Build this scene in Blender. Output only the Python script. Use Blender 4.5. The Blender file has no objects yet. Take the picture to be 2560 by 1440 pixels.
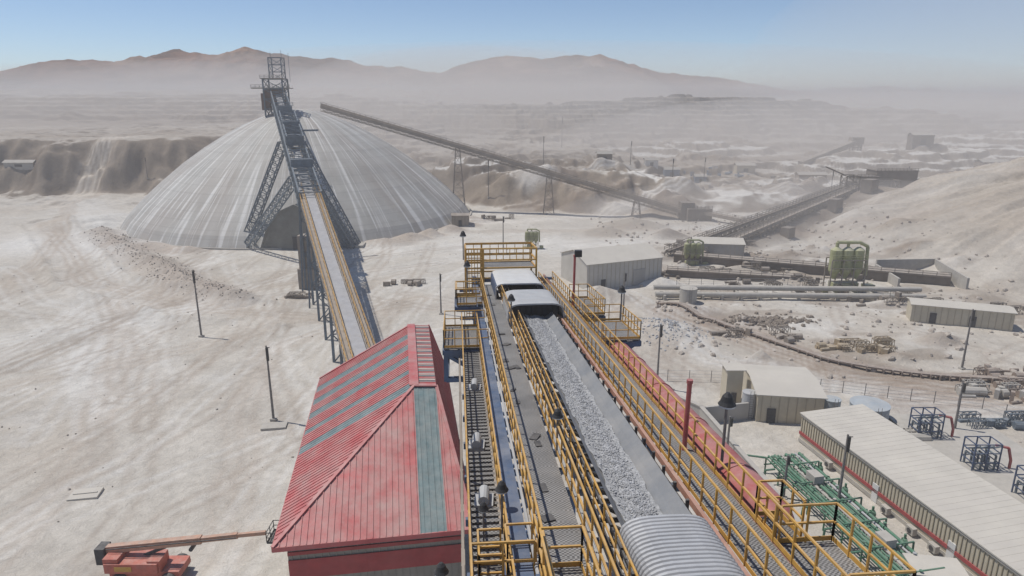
import bpy, math, random, bmesh
import numpy as np
from mathutils import Vector, Matrix
random.seed(7)
scene=bpy.context.scene
COL=scene.collection
# ---------------------------------------------------------------- helpers
DUST=(0.51,0.47,0.42)
MATS={}
def mat(name,color,rough=0.8,scale=1.5,amt=0.18,metal=0.0,dust=0.0,bump=0.0,pattern=None,stretch=(1,1,1)):
    if name in MATS: return MATS[name]
    m=bpy.data.materials.new(name); m.use_nodes=True
    nt=m.node_tree; N=nt.nodes; L=nt.links
    b=N['Principled BSDF']; b.inputs['Roughness'].default_value=rough; b.inputs['Metallic'].default_value=metal
    b.inputs['Specular IOR Level'].default_value=0.3
    geo=N.new('ShaderNodeNewGeometry')
    mp=N.new('ShaderNodeMapping'); mp.inputs['Scale'].default_value=stretch
    L.new(geo.outputs['Position'],mp.inputs['Vector'])
    nz=N.new('ShaderNodeTexNoise'); nz.inputs['Scale'].default_value=scale; nz.inputs['Detail'].default_value=6; nz.inputs['Roughness'].default_value=0.62
    L.new(mp.outputs['Vector'],nz.inputs['Vector'])
    cr=N.new('ShaderNodeValToRGB')
    e=cr.color_ramp.elements
    e[0].position=0.3; e[1].position=0.7
    e[0].color=(*[max(0,c*(1-amt)) for c in color],1); e[1].color=(*[min(1,c*(1+amt)) for c in color],1)
    L.new(nz.outputs['Fac'],cr.inputs['Fac'])
    out=cr.outputs['Color']
    if pattern: out=pattern(N,L,geo,out)
    if dust>0:
        sp=N.new('ShaderNodeSeparateXYZ'); L.new(geo.outputs['Normal'],sp.inputs[0])
        mr=N.new('ShaderNodeMapRange'); mr.inputs['From Min'].default_value=-0.2; mr.inputs['From Max'].default_value=0.9
        mr.inputs['To Min'].default_value=0.25; mr.inputs['To Max'].default_value=1.0
        L.new(sp.outputs['Z'],mr.inputs['Value'])
        n2=N.new('ShaderNodeTexNoise'); n2.inputs['Scale'].default_value=scale*0.6; n2.inputs['Detail'].default_value=8; n2.inputs['Roughness'].default_value=0.7
        L.new(geo.outputs['Position'],n2.inputs['Vector'])
        m2=N.new('ShaderNodeMapRange'); m2.inputs['From Min'].default_value=0.35; m2.inputs['From Max'].default_value=0.68
        m2.inputs['To Min'].default_value=dust*0.35; m2.inputs['To Max'].default_value=min(1,dust*1.5)
        L.new(n2.outputs['Fac'],m2.inputs['Value'])
        mu=N.new('ShaderNodeMath'); mu.operation='MULTIPLY'; mu.use_clamp=True
        L.new(mr.outputs[0],mu.inputs[0]); L.new(m2.outputs[0],mu.inputs[1])
        mx=N.new('ShaderNodeMix'); mx.data_type='RGBA'
        L.new(mu.outputs[0],mx.inputs['Factor']); L.new(out,mx.inputs['A']); mx.inputs['B'].default_value=(*DUST,1)
        out=mx.outputs['Result']
    L.new(out,b.inputs['Base Color'])
    if bump>0:
        bp=N.new('ShaderNodeBump'); bp.inputs['Strength'].default_value=bump; bp.inputs['Distance'].default_value=0.1
        L.new(nz.outputs['Fac'],bp.inputs['Height']); L.new(bp.outputs['Normal'],b.inputs['Normal'])
    MATS[name]=m; return m

def V(*a): return Vector(a)
class MB:
    def __init__(s): s.v=[]; s.f=[]; s.m=[]
    def face(s,pts,mi=0):
        n=len(s.v); s.v+= [tuple(p) for p in pts]; s.f.append(tuple(range(n,n+len(pts)))); s.m.append(mi)
    def _hex(s,c,mi=0):
        n=len(s.v); s.v+=[tuple(p) for p in c]
        for q in ((0,3,2,1),(4,5,6,7),(0,1,5,4),(1,2,6,5),(2,3,7,6),(3,0,4,7)):
            s.f.append(tuple(n+i for i in q)); s.m.append(mi)
    def box(s,c,size,rot=0.0,mi=0):
        cx,cy,cz=c; a,b,h=size[0]/2,size[1]/2,size[2]; co,si=math.cos(rot),math.sin(rot)
        P=[]
        for z in (cz,cz+h):
            for dx,dy in ((-a,-b),(a,-b),(a,b),(-a,b)):
                P.append((cx+dx*co-dy*si,cy+dx*si+dy*co,z))
        s._hex(P,mi)
    def beam(s,p1,p2,w,h=None,mi=0):
        if h is None: h=w
        p1=Vector(p1);p2=Vector(p2); d=(p2-p1)
        if d.length<1e-6: return
        d.normalize(); up=Vector((0,0,1)) if abs(d.z)<0.95 else Vector((0,1,0))
        r=d.cross(up).normalized(); u=r.cross(d).normalized()
        P=[]
        for p in (p1,p2):
            for a,b in ((-1,-1),(1,-1),(1,1),(-1,1)):
                P.append(p+r*(a*w/2)+u*(b*h/2))
        s._hex(P,mi)
    def tube(s,p1,p2,r,seg=8,mi=0,r2=None,cap=True):
        if r2 is None: r2=r
        p1=Vector(p1);p2=Vector(p2); d=(p2-p1).normalized(); up=Vector((0,0,1)) if abs(d.z)<0.95 else Vector((0,1,0))
        a=d.cross(up).normalized(); b=a.cross(d).normalized(); n=len(s.v)
        for p,rr in ((p1,r),(p2,r2)):
            for i in range(seg):
                t=2*math.pi*i/seg; s.v.append(tuple(p+a*(rr*math.cos(t))+b*(rr*math.sin(t))))
        for i in range(seg):
            j=(i+1)%seg; s.f.append((n+i,n+j,n+seg+j,n+seg+i)); s.m.append(mi)
        if cap:
            s.f.append(tuple(n+i for i in range(seg-1,-1,-1))); s.m.append(mi)
            s.f.append(tuple(n+seg+i for i in range(seg))); s.m.append(mi)
    def path(s,pts,r,seg=8,mi=0):
        for a,b in zip(pts[:-1],pts[1:]): s.tube(a,b,r,seg,mi)
    def truss(s,p1,p2,w,h,bays,t=0.2,mi=0,w2=None,h2=None):
        p1=Vector(p1);p2=Vector(p2); d=(p2-p1).normalized(); up=Vector((0,0,1)) if abs(d.z)<0.9 else Vector((0,1,0))
        r=d.cross(up).normalized(); u=r.cross(d).normalized()
        w2=w if w2 is None else w2; h2=h if h2 is None else h2
        def ring(k):
            f=k/bays; p=p1.lerp(p2,f); ww=w+(w2-w)*f; hh=h+(h2-h)*f
            return [p+r*(a*ww/2)+u*(b*hh/2) for a,b in ((-1,-1),(1,-1),(1,1),(-1,1))]
        R=[ring(k) for k in range(bays+1)]
        for i in range(4):
            s.beam(R[0][i],R[-1][i],t*1.3,mi=mi)
        for k in range(bays+1):
            for i in range(4): s.beam(R[k][i],R[k][(i+1)%4],t*0.8,mi=mi)
            if k<bays:
                for i in range(4):
                    j=(i+1)%4
                    s.beam(R[k][i],R[k+1][j],t*0.65,mi=mi)
                    if i%2: s.beam(R[k][j],R[k+1][i],t*0.65,mi=mi)
    def rail(s,pts,h=1.1,sp=1.5,t=0.055,mi=0,toe=True):
        pts=[Vector(p) for p in pts]
        for a,b in zip(pts[:-1],pts[1:]):
            L=(b-a).length; n=max(1,round(L/sp))
            for k in range(n+1):
                p=a.lerp(b,k/n); s.beam(p,p+V(0,0,h),t,mi=mi)
            for hh in (h,h*0.52): s.beam(a+V(0,0,hh),b+V(0,0,hh),t,mi=mi)
            if toe: s.beam(a+V(0,0,0.08),b+V(0,0,0.08),0.02,0.14,mi=mi)
    def done(s,name,mats,parent=None,origin=None,smooth=False,**props):
        me=bpy.data.meshes.new(name)
        o=Vector(parent.location) if parent is not None else Vector(origin if origin is not None else (0,0,0))
        me.from_pydata([tuple(Vector(p)-o) for p in s.v],[],s.f)
        if not isinstance(mats,(list,tuple)): mats=[mats]
        for m in mats: me.materials.append(m)
        me.polygons.foreach_set('material_index',s.m)
        if smooth: me.polygons.foreach_set('use_smooth',[True]*len(s.f))
        me.update()
        ob=bpy.data.objects.new(name,me); COL.objects.link(ob)
        if parent is not None: ob.parent=parent
        else: ob.location=o
        for k,v in props.items(): ob[k]=v
        return ob
def thing(name,loc,label,category,group=None):
    e=bpy.data.objects.new(name,None); e.location=loc; e.empty_display_size=0.5; COL.objects.link(e)
    e['label']=label; e['category']=category
    if group: e['group']=group
    return e
def dup(root,loc,rotz=0,scale=(1,1,1),label=None):
    kids=[c for c in COL.objects if c.parent==root]
    n=root.copy(); COL.objects.link(n); n.location=loc; n.rotation_euler=(0,0,rotz); n.scale=scale
    if label: n['label']=label
    for k in kids:
        c=k.copy(); COL.objects.link(c); c.parent=n
    return n

# ---------------------------------------------------------------- materials
M_yel=mat('safety_yellow_paint',(0.56,0.30,0.04),0.55,2.5,0.25,dust=0.25)
M_red=mat('red_roof_paint',(0.47,0.062,0.068),0.5,0.7,0.18,dust=0.40)
M_redp=mat('red_duct_paint',(0.36,0.05,0.05),0.5,1.5,0.2,dust=0.32)
M_teal=mat('teal_translucent_sheet',(0.10,0.175,0.19),0.5,1.2,0.25,dust=0.28)
M_blue=mat('dark_blue_steel',(0.025,0.06,0.14),0.5,2,0.3,dust=0.2)
M_bluegrey=mat('blue_grey_steel',(0.10,0.135,0.17),0.6,1,0.3,dust=0.2)
M_bluecol=mat('blue_girder_paint',(0.025,0.07,0.16),0.5,1.2,0.3,dust=0.25)
M_galv=mat('galvanised_sheet',(0.44,0.45,0.46),0.5,1.2,0.15,metal=0.1,dust=0.3)
M_cover=mat('corrugated_grey_sheet',(0.47,0.48,0.50),0.55,0.8,0.12,metal=0.1,dust=0.2)
M_coverv=mat('corrugation_valley_shade',(0.22,0.225,0.24),0.7,0.8,0.2,dust=0.1)  # valley faces coloured darker to stand in for shade between the corrugations
M_white=mat('white_dusty_sheet',(0.62,0.62,0.61),0.5,1.5,0.1,dust=0.3)
M_dark=mat('dark_rubber_and_steel',(0.035,0.035,0.04),0.7,3,0.3,dust=0.2)
M_black=mat('lamp_housing_black',(0.02,0.02,0.022),0.5,3,0.3,dust=0.08)
M_glass=mat('lamp_lens',(0.55,0.58,0.6),0.2,3,0.1)
M_cream=mat('cream_wall_panel',(0.52,0.46,0.35),0.7,0.8,0.10,dust=0.2)
M_creamroof=mat('pale_cream_roof_sheet',(0.56,0.52,0.45),0.7,0.25,0.12,dust=0.5)
M_creamrib=mat('dark_cream_rib',(0.40,0.35,0.27),0.8,1,0.1)  # darker cream, one even colour for the wall ribs
M_redband=mat('dark_red_band',(0.34,0.05,0.05),0.7,1,0.15,dust=0.12)
M_conc=mat('concrete',(0.40,0.375,0.335),0.9,1,0.15,dust=0.4)
M_greybld=mat('grey_building_sheet',(0.38,0.36,0.33),0.7,0.3,0.12,dust=0.2)
M_beigebld=mat('beige_warehouse_sheet',(0.50,0.47,0.42),0.7,0.3,0.12,dust=0.25)
M_lowwall=mat('dark_beige_wall_sheet',(0.26,0.235,0.20),0.7,0.5,0.15,dust=0.15)  # one even dark grey-beige for the transfer building wall
M_brownsteel=mat('brown_dusty_steel',(0.25,0.205,0.165),0.8,0.6,0.25,dust=0.35)
M_greypole=mat('weathered_pole',(0.19,0.175,0.165),0.8,3,0.3)
M_greenp=mat('green_pipe_paint',(0.04,0.17,0.095),0.6,2,0.25,dust=0.2)
M_lime=mat('yellow_green_paint',(0.33,0.34,0.15),0.6,1,0.25,dust=0.5)
M_pinksteel=mat('salmon_steel_edge',(0.40,0.18,0.12),0.6,2,0.2,dust=0.35)
M_orange=mat('orange_red_machine_paint',(0.50,0.10,0.06),0.5,2,0.2,dust=0.35)
M_tan=mat('faded_orange_boom_paint',(0.47,0.25,0.16),0.6,2,0.25,dust=0.35)
M_tank=mat('pale_blue_tank_paint',(0.36,0.41,0.45),0.5,1,0.1,dust=0.35)
M_rock=mat('pale_ore_rock',(0.42,0.42,0.425),0.95,4,0.35)
M_rubble=mat('tan_rubble',(0.41,0.36,0.31),0.95,3,0.3)
def grating(N,L,geo,out):
    ck=N.new('ShaderNodeTexChecker'); ck.inputs['Scale'].default_value=16
    L.new(geo.outputs['Position'],ck.inputs['Vector'])
    mx=N.new('ShaderNodeMix'); mx.data_type='RGBA'; L.new(ck.outputs['Fac'],mx.inputs['Factor'])
    L.new(out,mx.inputs['A']); mx.inputs['B'].default_value=(0.05,0.05,0.052,1)
    return mx.outputs['Result']
M_grate=mat('steel_grating',(0.25,0.245,0.24),0.6,0.8,0.3,dust=0.16,pattern=grating)
M_belt=mat('belt_rubber_dusty',(0.16,0.17,0.185),0.75,0.8,0.18,dust=0.26,stretch=(1,.2,1))

# ---------------------------------------------------------------- numpy noise
rng=np.random.default_rng(3)
TAB=rng.random((256,256))
def vn(x,y):
    xi=np.floor(x).astype(int); yi=np.floor(y).astype(int); fx=x-xi; fy=y-yi
    fx=fx*fx*(3-2*fx); fy=fy*fy*(3-2*fy)
    g=lambda a,b:TAB[a&255,b&255]
    return (g(xi,yi)*(1-fx)+g(xi+1,yi)*fx)*(1-fy)+(g(xi,yi+1)*(1-fx)+g(xi+1,yi+1)*fx)*fy
def fbm(x,y,o=5,r=0.5):
    s=0;a=1;t=0
    for k in range(o):
        s=s+a*vn(x*2**k+k*17.3,y*2**k+k*9.1); t+=a; a*=r
    return s/t
def ridg(x,y,o=4):
    s=0;a=1;t=0
    for k in range(o):
        s=s+a*(1-np.abs(2*vn(x*2**k+k*7.7,y*2**k+k*3.3)-1)); t+=a; a*=0.5
    return s/t
def ss(a,b,x):
    t=np.clip((x-a)/(b-a),0,1); return t*t*(3-2*t)
def segdist(x,y,pts):
    d=np.full(x.shape,1e9)
    for (ax,ay),(bx,by) in zip(pts[:-1],pts[1:]):
        dx,dy=bx-ax,by-ay; t=np.clip(((x-ax)*dx+(y-ay)*dy)/(dx*dx+dy*dy),0,1)
        d=np.minimum(d,np.hypot(x-ax-t*dx,y-ay-t*dy))
    return d
def mound(x,y,cx,cy,rx,ry,h,p=1.0):
    r=np.hypot((x-cx)/rx,(y-cy)/ry); return h*np.clip(1-r,0,1)**p
def terr(t,st,a=.55,b=.95):
    q=t/st; f=q-np.floor(q); return (np.floor(q)+ss(a,b,f))*st
WIND=[(-139,226),(-118,205),(-95,180),(-80,163),(-63,150)]
WHITE=[(100,300,46,24,5),(205,385,60,34,6),(330,455,85,50,9),(160,240,34,14,3),(250,290,60,26,5),(-30,330,40,20,4),(120,470,60,30,6),(270,400,60,26,6),(150,330,36,16,4)]
ROAD1=[(-170,245),(-151,222),(-125,190),(-107,167),(-69,144),(-40,137),(-22,150)]
r2=random.Random(11)
HEAPS=[(r2.uniform(30,118),r2.uniform(108,208),r2.uniform(2.5,8),r2.uniform(.5,2.2)) for k in range(46)]
HEAPS=[h for h in HEAPS if not (30<h[0]<98 and 147<h[1]<157) and not (82<h[0]<116 and 116<h[1]<142)]
HEAPS+=[(r2.uniform(5,190),r2.uniform(222,340),r2.uniform(5,14),r2.uniform(1.2,4.5)) for k in range(44)]
HEAPS=[h for h in HEAPS if not (60<h[0]<80 and 245<h[1]<265) and not(130<h[0]<182 and 270<h[1]<300)]
# spill and dozed earth banked against the dome base
DBASE=[(-81.5+69*math.cos(a),268+69*math.sin(a),r2.uniform(4,9),r2.uniform(1.2,3.2)) for a in [math.radians(180+d) for d in (4,12,18,25,31,38,46,53,60,68,76,128,136,143,151,160,168)]]
INC=(50,192,92,90)
def height(x,y):
    w=(fbm(x/45,y/45,4)-0.5); w2=fbm(x/14,y/14,3)-.5; w3=ridg(x/9,y/26,3)-.5; wb=fbm(x/90+3,y/90,3)-.5
    yy=y+w*70+w2*14+w3*7
    mid=ss(-50,-20,x)*(1-ss(52,85,x))
    z=13*mid*ss(266,290,yy)+(1-mid)*9*ss(300,420,yy)
    z=z+(9+4*(1-mid))*ss(420,750,yy)+14*ss(800,1500,yy)
    t=mound(x+w*60,y+w*60,160,760,360,190,24,0.7); z=z+t
    z=z+(1-ss(-260,0,x))*20*ss(420,700,y+w*60)*(1-ss(1400,2200,y))
    z=z+ss(330,480,y)*(wb*16+w*7)*(1-ss(1500,2000,y))
    for (cx,cy,rx,ry,h) in WHITE: z=z+np.minimum(mound(x+w2*22,y+w*30,cx,cy,rx,ry,h*1.8),h)
    near=ss(285,325,y)*(1-ss(1300,1800,y))
    z=z+(terr(z+w2*2.4+w3*1.4,3.6,.62,.92)-z)*near*.92
    left=1-ss(-165,-140,x+w*30)
    z=np.maximum(z,left*(24+w*3)*ss(312,345,y+w*44+w2*18+w3*8))
    z=z+mound(x,y,200,215,104,96,29,1.0)
    ms=np.clip(mound(x,y,200,215,104,96,1)*5,0,1); an=np.arctan2(y-215,x-200); rd=np.hypot(x-200,y-215)
    z=z+ms*((ridg(an*9,rd/90,3)-.5)*4.4+(ridg(an*24,rd/40,2)-.5)*1.6+w2*2.2)
    z=z+mound(x,y,29,128,9,8,2.6)+mound(x,y,20,152,9,6,3)+mound(x,y,62,160,18,8,1.2)
    for (cx,cy,r,h) in HEAPS: z=z+mound(x+w2*6,y+w2*6,cx,cy,r,r*.6,h)
    z=z+mound(x,y,-150,250,26,20,5)
    x0,y0,dx,dy=INC
    tt=np.clip(((x-x0)*dx+(y-y0)*dy)/(dx*dx+dy*dy),0,1); dd=np.hypot(x-x0-dx*tt,y-y0-dy*tt)
    z=np.maximum(z,(0.2+7.5*tt)*np.clip(1.6-dd/(5+7*tt),0,1)+w2*2*(dd<14))
    z=z+ss(262,300,y)*(ridg(x/12,y/16,3)-0.5)*3.0*(1-.6*ss(500,900,y))
    z=z+(fbm(x/9,y/9,4)-0.5)*0.8*ss(20,60,np.abs(x)+y*0.1)
    dw=segdist(x,y,WIND); z=z+2.2*np.clip(1-dw/6,0,1)*(0.4+fbm(x/3,y/3,3))
    d1=segdist(x,y,ROAD1); z=z+1.1*np.clip(1-np.abs(d1-7.5)/1.8,0,1)*(.3+fbm(x/4,y/4,3))*(x<-45)
    pd=ss(66,84,np.hypot(x+81.5,y-268)); z=z*pd
    for (cx,cy,r,h) in DBASE: z=z+mound(x+w2*5,y+w2*5,cx,cy,r*1.3,r*.8,h)
    return z
def H(x,y): return float(height(np.array([x*1.0]),np.array([y*1.0]))[0])
def axis(segs):
    out=[]
    for a,b,n in segs: out+=list(np.linspace(a,b,n,endpoint=False))
    out.append(segs[-1][1]); return np.array(out)
xs=axis([(-4200,-900,40),(-900,-300,110),(-300,-160,110),(-160,150,430),(150,320,130),(320,900,140),(900,4200,40)])
ys=axis([(-300,30,14),(30,56,16),(56,260,270),(260,440,220),(440,1000,280),(1000,2200,80),(2200,5200,20)])
X,Y=np.meshgrid(xs,ys); Z=height(X,Y)
def lerp3(c,d,t): return c*(1-t[...,None])+np.array(d)*t[...,None]
C=np.ones(X.shape+(3,))*np.array([0.545,0.505,0.448])
gy,gx=np.gradient(Z,ys,xs); slope=np.hypot(gx,gy)
n1=fbm(X/34,Y/34,5); n2=fbm(X/7,Y/7,5); n3=fbm(X/120,Y/120,4); n4=fbm(X/2.2,Y/2.2,4)
C=lerp3(C,[0.45,0.395,0.33],ss(0.46,0.70,n1)*0.55)
C=lerp3(C,[0.62,0.595,0.555],ss(0.52,0.75,n2)*0.45)
C=lerp3(C,[0.42,0.375,0.32],ss(0.52,0.75,n4)*0.28)
farbrown=ss(285,420,Y); C=lerp3(C,[0.33,0.275,0.225],farbrown*(0.40+0.5*ss(0.35,0.6,n3)))
for (cx,cy,rx,ry,h) in WHITE:
    C=lerp3(C,[0.74,0.72,0.68],np.clip(mound(X,Y,cx,cy,rx*1.3,ry*1.3,2.8)*(0.35+n2),0,1)*0.9)
for (cx,cy,rx,ry,a) in ((150,250,60,18,0.8),(-40,205,60,14,0.8),(-125,208,40,20,1.8),(20,215,60,16,0.6),(75,238,40,12,.8),(-150,215,30,26,1.2)):
    C=lerp3(C,[0.67,0.645,0.605],np.clip(mound(X,Y,cx,cy,rx,ry,a)*(0.5+n2),0,1)*0.85)
sm_=ss(0.16,0.5,slope)*ss(225,275,Y)
C=lerp3(C,[0.215,0.168,0.128],sm_*0.85)
C=lerp3(C,[0.13,0.10,0.08],sm_*ss(.5,.75,1-ridg(X/12,Y/16,3))*0.6)
C=lerp3(C,[0.13,0.12,0.115],np.clip(mound(X,Y,160,760,360,190,2.2),0,1)*(.30+.55*ss(.08,.3,slope)))
HC=([0.37,0.31,0.25],[0.30,0.245,0.20],[0.66,0.63,0.59],[0.25,0.20,0.165])
for i,(cx,cy,r,h) in enumerate(HEAPS): C=lerp3(C,HC[i%4],np.clip(mound(X,Y,cx,cy,r*1.2,r*.8,2),0,1)*.7*(.3+n2))
for i,(cx,cy,r,h) in enumerate(DBASE): C=lerp3(C,[0.64,0.62,0.585] if i<9 else [0.42,0.35,0.29],np.clip(mound(X,Y,cx,cy,r*1.5,r*1.1,2),0,1)*.7)
st_=0.5+0.5*fbm(np.arctan2(Y-215,X-200)*26,np.hypot(X-200,Y-215)/60,3)
C=lerp3(C,[0.37,0.31,0.25],np.clip(mound(X,Y,200,215,110,102,3),0,1)*0.9*st_)
C=lerp3(C,[0.24,0.185,0.14],ss(.5,.66,fbm(X/12+4,Y/5,4))*ss(28,45,X)*ss(90,104,Y)*(1-ss(196,215,Y))*(1-ss(110,130,X))*.5)
x0,y0,dx,dy=INC
tt=np.clip(((X-x0)*dx+(Y-y0)*dy)/(dx*dx+dy*dy),0,1); dd=np.hypot(X-x0-dx*tt,Y-y0-dy*tt)
C=lerp3(C,[0.17,0.138,0.115],np.clip(1.8-dd/(5+6*tt),0,1)*0.85*(.5+n2))
TR=[ ([(-60,100),(-85,140),(-112,180),(-132,208),(-150,240),(-190,300)],11,(0.66,0.635,0.595),0.7,0),
  (ROAD1,5,(0.42,0.35,0.285),0.7,0),
  ([(-110,120),(-120,150),(-135,190),(-152,225),(-190,290),(-196,345)],4,(0.42,0.35,0.285),0.65,0),
  ([(-150,60),(-90,95),(-60,118),(-42,138),(-34,170),(-20,190)],4,(0.45,0.385,0.32),0.5,0),
  ([(-50,40),(-55,80),(-72,118),(-90,150)],4,(0.44,0.37,0.31),0.5,0),
  ([(-30,60),(-40,90),(-45,118),(-30,140),(0,150)],4,(0.44,0.37,0.31),0.45,0),
  ([(-130,100),(-95,125),(-60,150),(-20,190),(40,215)],6,(0.67,0.65,0.61),0.6,0),
  ([(20,170),(31,150),(37,113),(60,97),(90,86)],5,(0.60,0.575,0.54),0.8,0),
  ([(36,141),(46,126),(57,108),(72,102),(100,99)],8,(0.29,0.215,0.165),0.8,0),
  ([(60,97),(80,96),(110,90)],6,(0.27,0.20,0.155),0.6,0),
  ([(-20,232),(40,236),(80,228),(130,215)],4,(0.42,0.35,0.29),0.6,0),
  ([(-196,285),(-203,318),(-204,335),(-198,352)],9,(0.58,0.52,0.45),0.95,0),
  ([(-20,246),(30,262),(75,290),(140,300)],5,(0.66,0.62,0.57),0.8,0),
  ([(0,300),(60,330),(130,340),(230,330)],5,(0.66,0.62,0.57),0.8,0),
  ([(-60,360),(0,400),(100,420),(200,470),(330,480)],6,(0.60,0.55,0.49),0.7,0),
  ([(-400,480),(-200,450),(0,520),(200,560),(400,640)],7,(0.52,0.46,0.40),0.7,0)]
rr=random.Random(5)
for k in range(46):
    x0=rr.uniform(-125,-22); y0=rr.uniform(48,110); a0=rr.uniform(-.6,.6)+1.57+ (0.1 if x0<-60 else 0); p=[(x0,y0)]
    for j in range(9):
        a0+=rr.gauss(0,.18); x0+=14*math.cos(a0); y0+=14*math.sin(a0); p.append((x0,y0))
    TR.append((p,2.0,(0.38,0.32,0.265) if k%3 else (0.68,0.655,0.615),0.55,1))
for k in range(12):
    x0=rr.uniform(20,100); y0=rr.uniform(95,120); a0=rr.uniform(0.4,2.4); p=[(x0,y0)]
    for j in range(7):
        a0+=rr.gauss(0,.16); x0+=11*math.cos(a0); y0+=11*math.sin(a0); p.append((x0,y0))
    TR.append((p,2.0,(0.37,0.31,0.26),0.55,1))
for pts,wd,col,a,kind in TR:
    d=segdist(X+ (n1-0.5)*6,Y+(n2-0.5)*3,pts)
    if kind==0: band=ss(0,.6,np.clip(1-d/wd,0,1))*(0.6+0.4*np.cos(d*3.2))
    else: band=np.clip(1-np.abs(d-1.1)/0.75,0,1)*ss(.25,.5,n2+.1)
    C=lerp3(C,col,band*a)
dw=segdist(X,Y,WIND); C=lerp3(C,[0.38,0.32,0.27],np.clip(1.2-dw/7,0,1)*0.75*(.4+n2))
def gridmesh(name,X,Y,Z,C,m):
    ny,nx=X.shape; me=bpy.data.meshes.new(name)
    vs=np.stack([X,Y,Z],-1).reshape(-1,3)
    idx=np.arange(nx*ny).reshape(ny,nx)
    fs=np.stack([idx[:-1,:-1],idx[:-1,1:],idx[1:,1:],idx[1:,:-1]],-1).reshape(-1,4)
    me.vertices.add(len(vs)); me.vertices.foreach_set('co',vs.ravel())
    me.loops.add(fs.size); me.loops.foreach_set('vertex_index',fs.ravel())
    me.polygons.add(len(fs)); me.polygons.foreach_set('loop_start',np.arange(0,fs.size,4)); me.polygons.foreach_set('loop_total',np.full(len(fs),4))
    me.polygons.foreach_set('use_smooth',np.ones(len(fs),bool))
    me.update(); me.validate()
    at=me.color_attributes.new('tint','FLOAT_COLOR','POINT')
    at.data.foreach_set('color',np.concatenate([C.reshape(-1,3),np.ones((len(vs),1))],1).ravel())
    me.materials.append(m); ob=bpy.data.objects.new(name,me); COL.objects.link(ob); return ob
def terrainmat(name,scs,bumpd,amp):
    m=bpy.data.materials.new(name); m.use_nodes=True; N=m.node_tree.nodes; L=m.node_tree.links; b=N['Principled BSDF']
    b.inputs['Roughness'].default_value=0.95; b.inputs['Specular IOR Level'].default_value=0.1
    at=N.new('ShaderNodeAttribute'); at.attribute_name='tint'
    geo=N.new('ShaderNodeNewGeometry'); prev=at.outputs['Color']; hs=[]
    for sc in scs:
        nz=N.new('ShaderNodeTexNoise'); nz.inputs['Scale'].default_value=sc; nz.inputs['Detail'].default_value=8; nz.inputs['Roughness'].default_value=0.65
        nz.inputs['Distortion'].default_value=0.6
        L.new(geo.outputs['Position'],nz.inputs['Vector'])
        mr=N.new('ShaderNodeMapRange'); mr.inputs['From Min'].default_value=0.3; mr.inputs['From Max'].default_value=0.7; mr.inputs['To Min'].default_value=1-amp; mr.inputs['To Max'].default_value=1+amp*.8
        L.new(nz.outputs['Fac'],mr.inputs['Value'])
        vm=N.new('ShaderNodeVectorMath'); vm.operation='SCALE'; L.new(prev,vm.inputs[0]); L.new(mr.outputs[0],vm.inputs['Scale']); prev=vm.outputs[0]; hs.append(nz)
    L.new(prev,b.inputs['Base Color'])
    bp=N.new('ShaderNodeBump'); bp.inputs['Strength'].default_value=0.7; bp.inputs['Distance'].default_value=bumpd
    L.new(hs[1].outputs['Fac'],bp.inputs['Height']); L.new(bp.outputs['Normal'],b.inputs['Normal'])
    return m
g=gridmesh('ground',X,Y,Z,C,terrainmat('dusty_desert_ground',(0.10,0.7,4.0),0.5,0.12)); g['kind']='structure'; g['label']='pale dusty mine ground with vehicle tracks and spoil slopes'; g['category']='ground'
RX=[-4200,-3000,-2176,-2074,-1989,-1802,-1615,-1428,-1275,-1122,-986,-765,-646,-476,-306,-170,0,119,272,374,544,799,935,1071,1224,1479,1598,1683,2200,3200,4200]
RZ=[90,110,126,166,172,202,170,236,220,240,212,204,178,166,142,192,208,200,224,216,160,130,112,70,70,64,90,64,58,60,60]
mx_=np.linspace(-4000,4000,900); my=np.linspace(1750,4300,170); MX,MY=np.meshgrid(mx_,my)
jag=(ridg(MX[0:1]/150,MX[0:1]*0,4)-.5)*14+(fbm(MX[0:1]/40,MX[0:1]*0+3,3)-.5)*8
rz=np.interp(MX,RX,RZ)+jag*np.clip(np.interp(MX[0:1],RX,RZ)-50,0,90)/90
s=ss(1750,3050,MY)**1.1*(1-0.35*ss(3150,4300,MY))
rg=ridg(MX/260+5,MY/360,6)
MZ=30+(rz-30)*s*(1-0.62*(1-rg)*(1-0.75*ss(2850,3050,MY)))+ (fbm(MX/80,MY/80,5)-0.5)*28*s*(np.clip(rz-50,0,80)/80)
MZ=np.where(MY<1760,20,MZ)
mC=np.ones(MX.shape+(3,))*np.array([0.235,0.135,0.10])
mC=lerp3(mC,[0.14,0.09,0.072],ss(0.4,0.6,fbm(MX/300,MY/300,4)))
mC=lerp3(mC,[0.32,0.225,0.175],ss(0.5,0.72,fbm(MX/110+9,MY/160,5))*0.7)
mC=lerp3(mC,[0.09,0.06,0.05],ss(0.40,0.75,1-rg)*.7)
mC=lerp3(mC,[0.24,0.19,0.155],(1-ss(0.05,0.35,s))*0.8)
g=gridmesh('mountain_range',MX,MY,MZ,mC,terrainmat('reddish_mountain_rock',(0.006,0.03),16,0.25)); g['kind']='structure'; g['label']='bare reddish brown desert mountain range'; g['category']='mountains'

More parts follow.
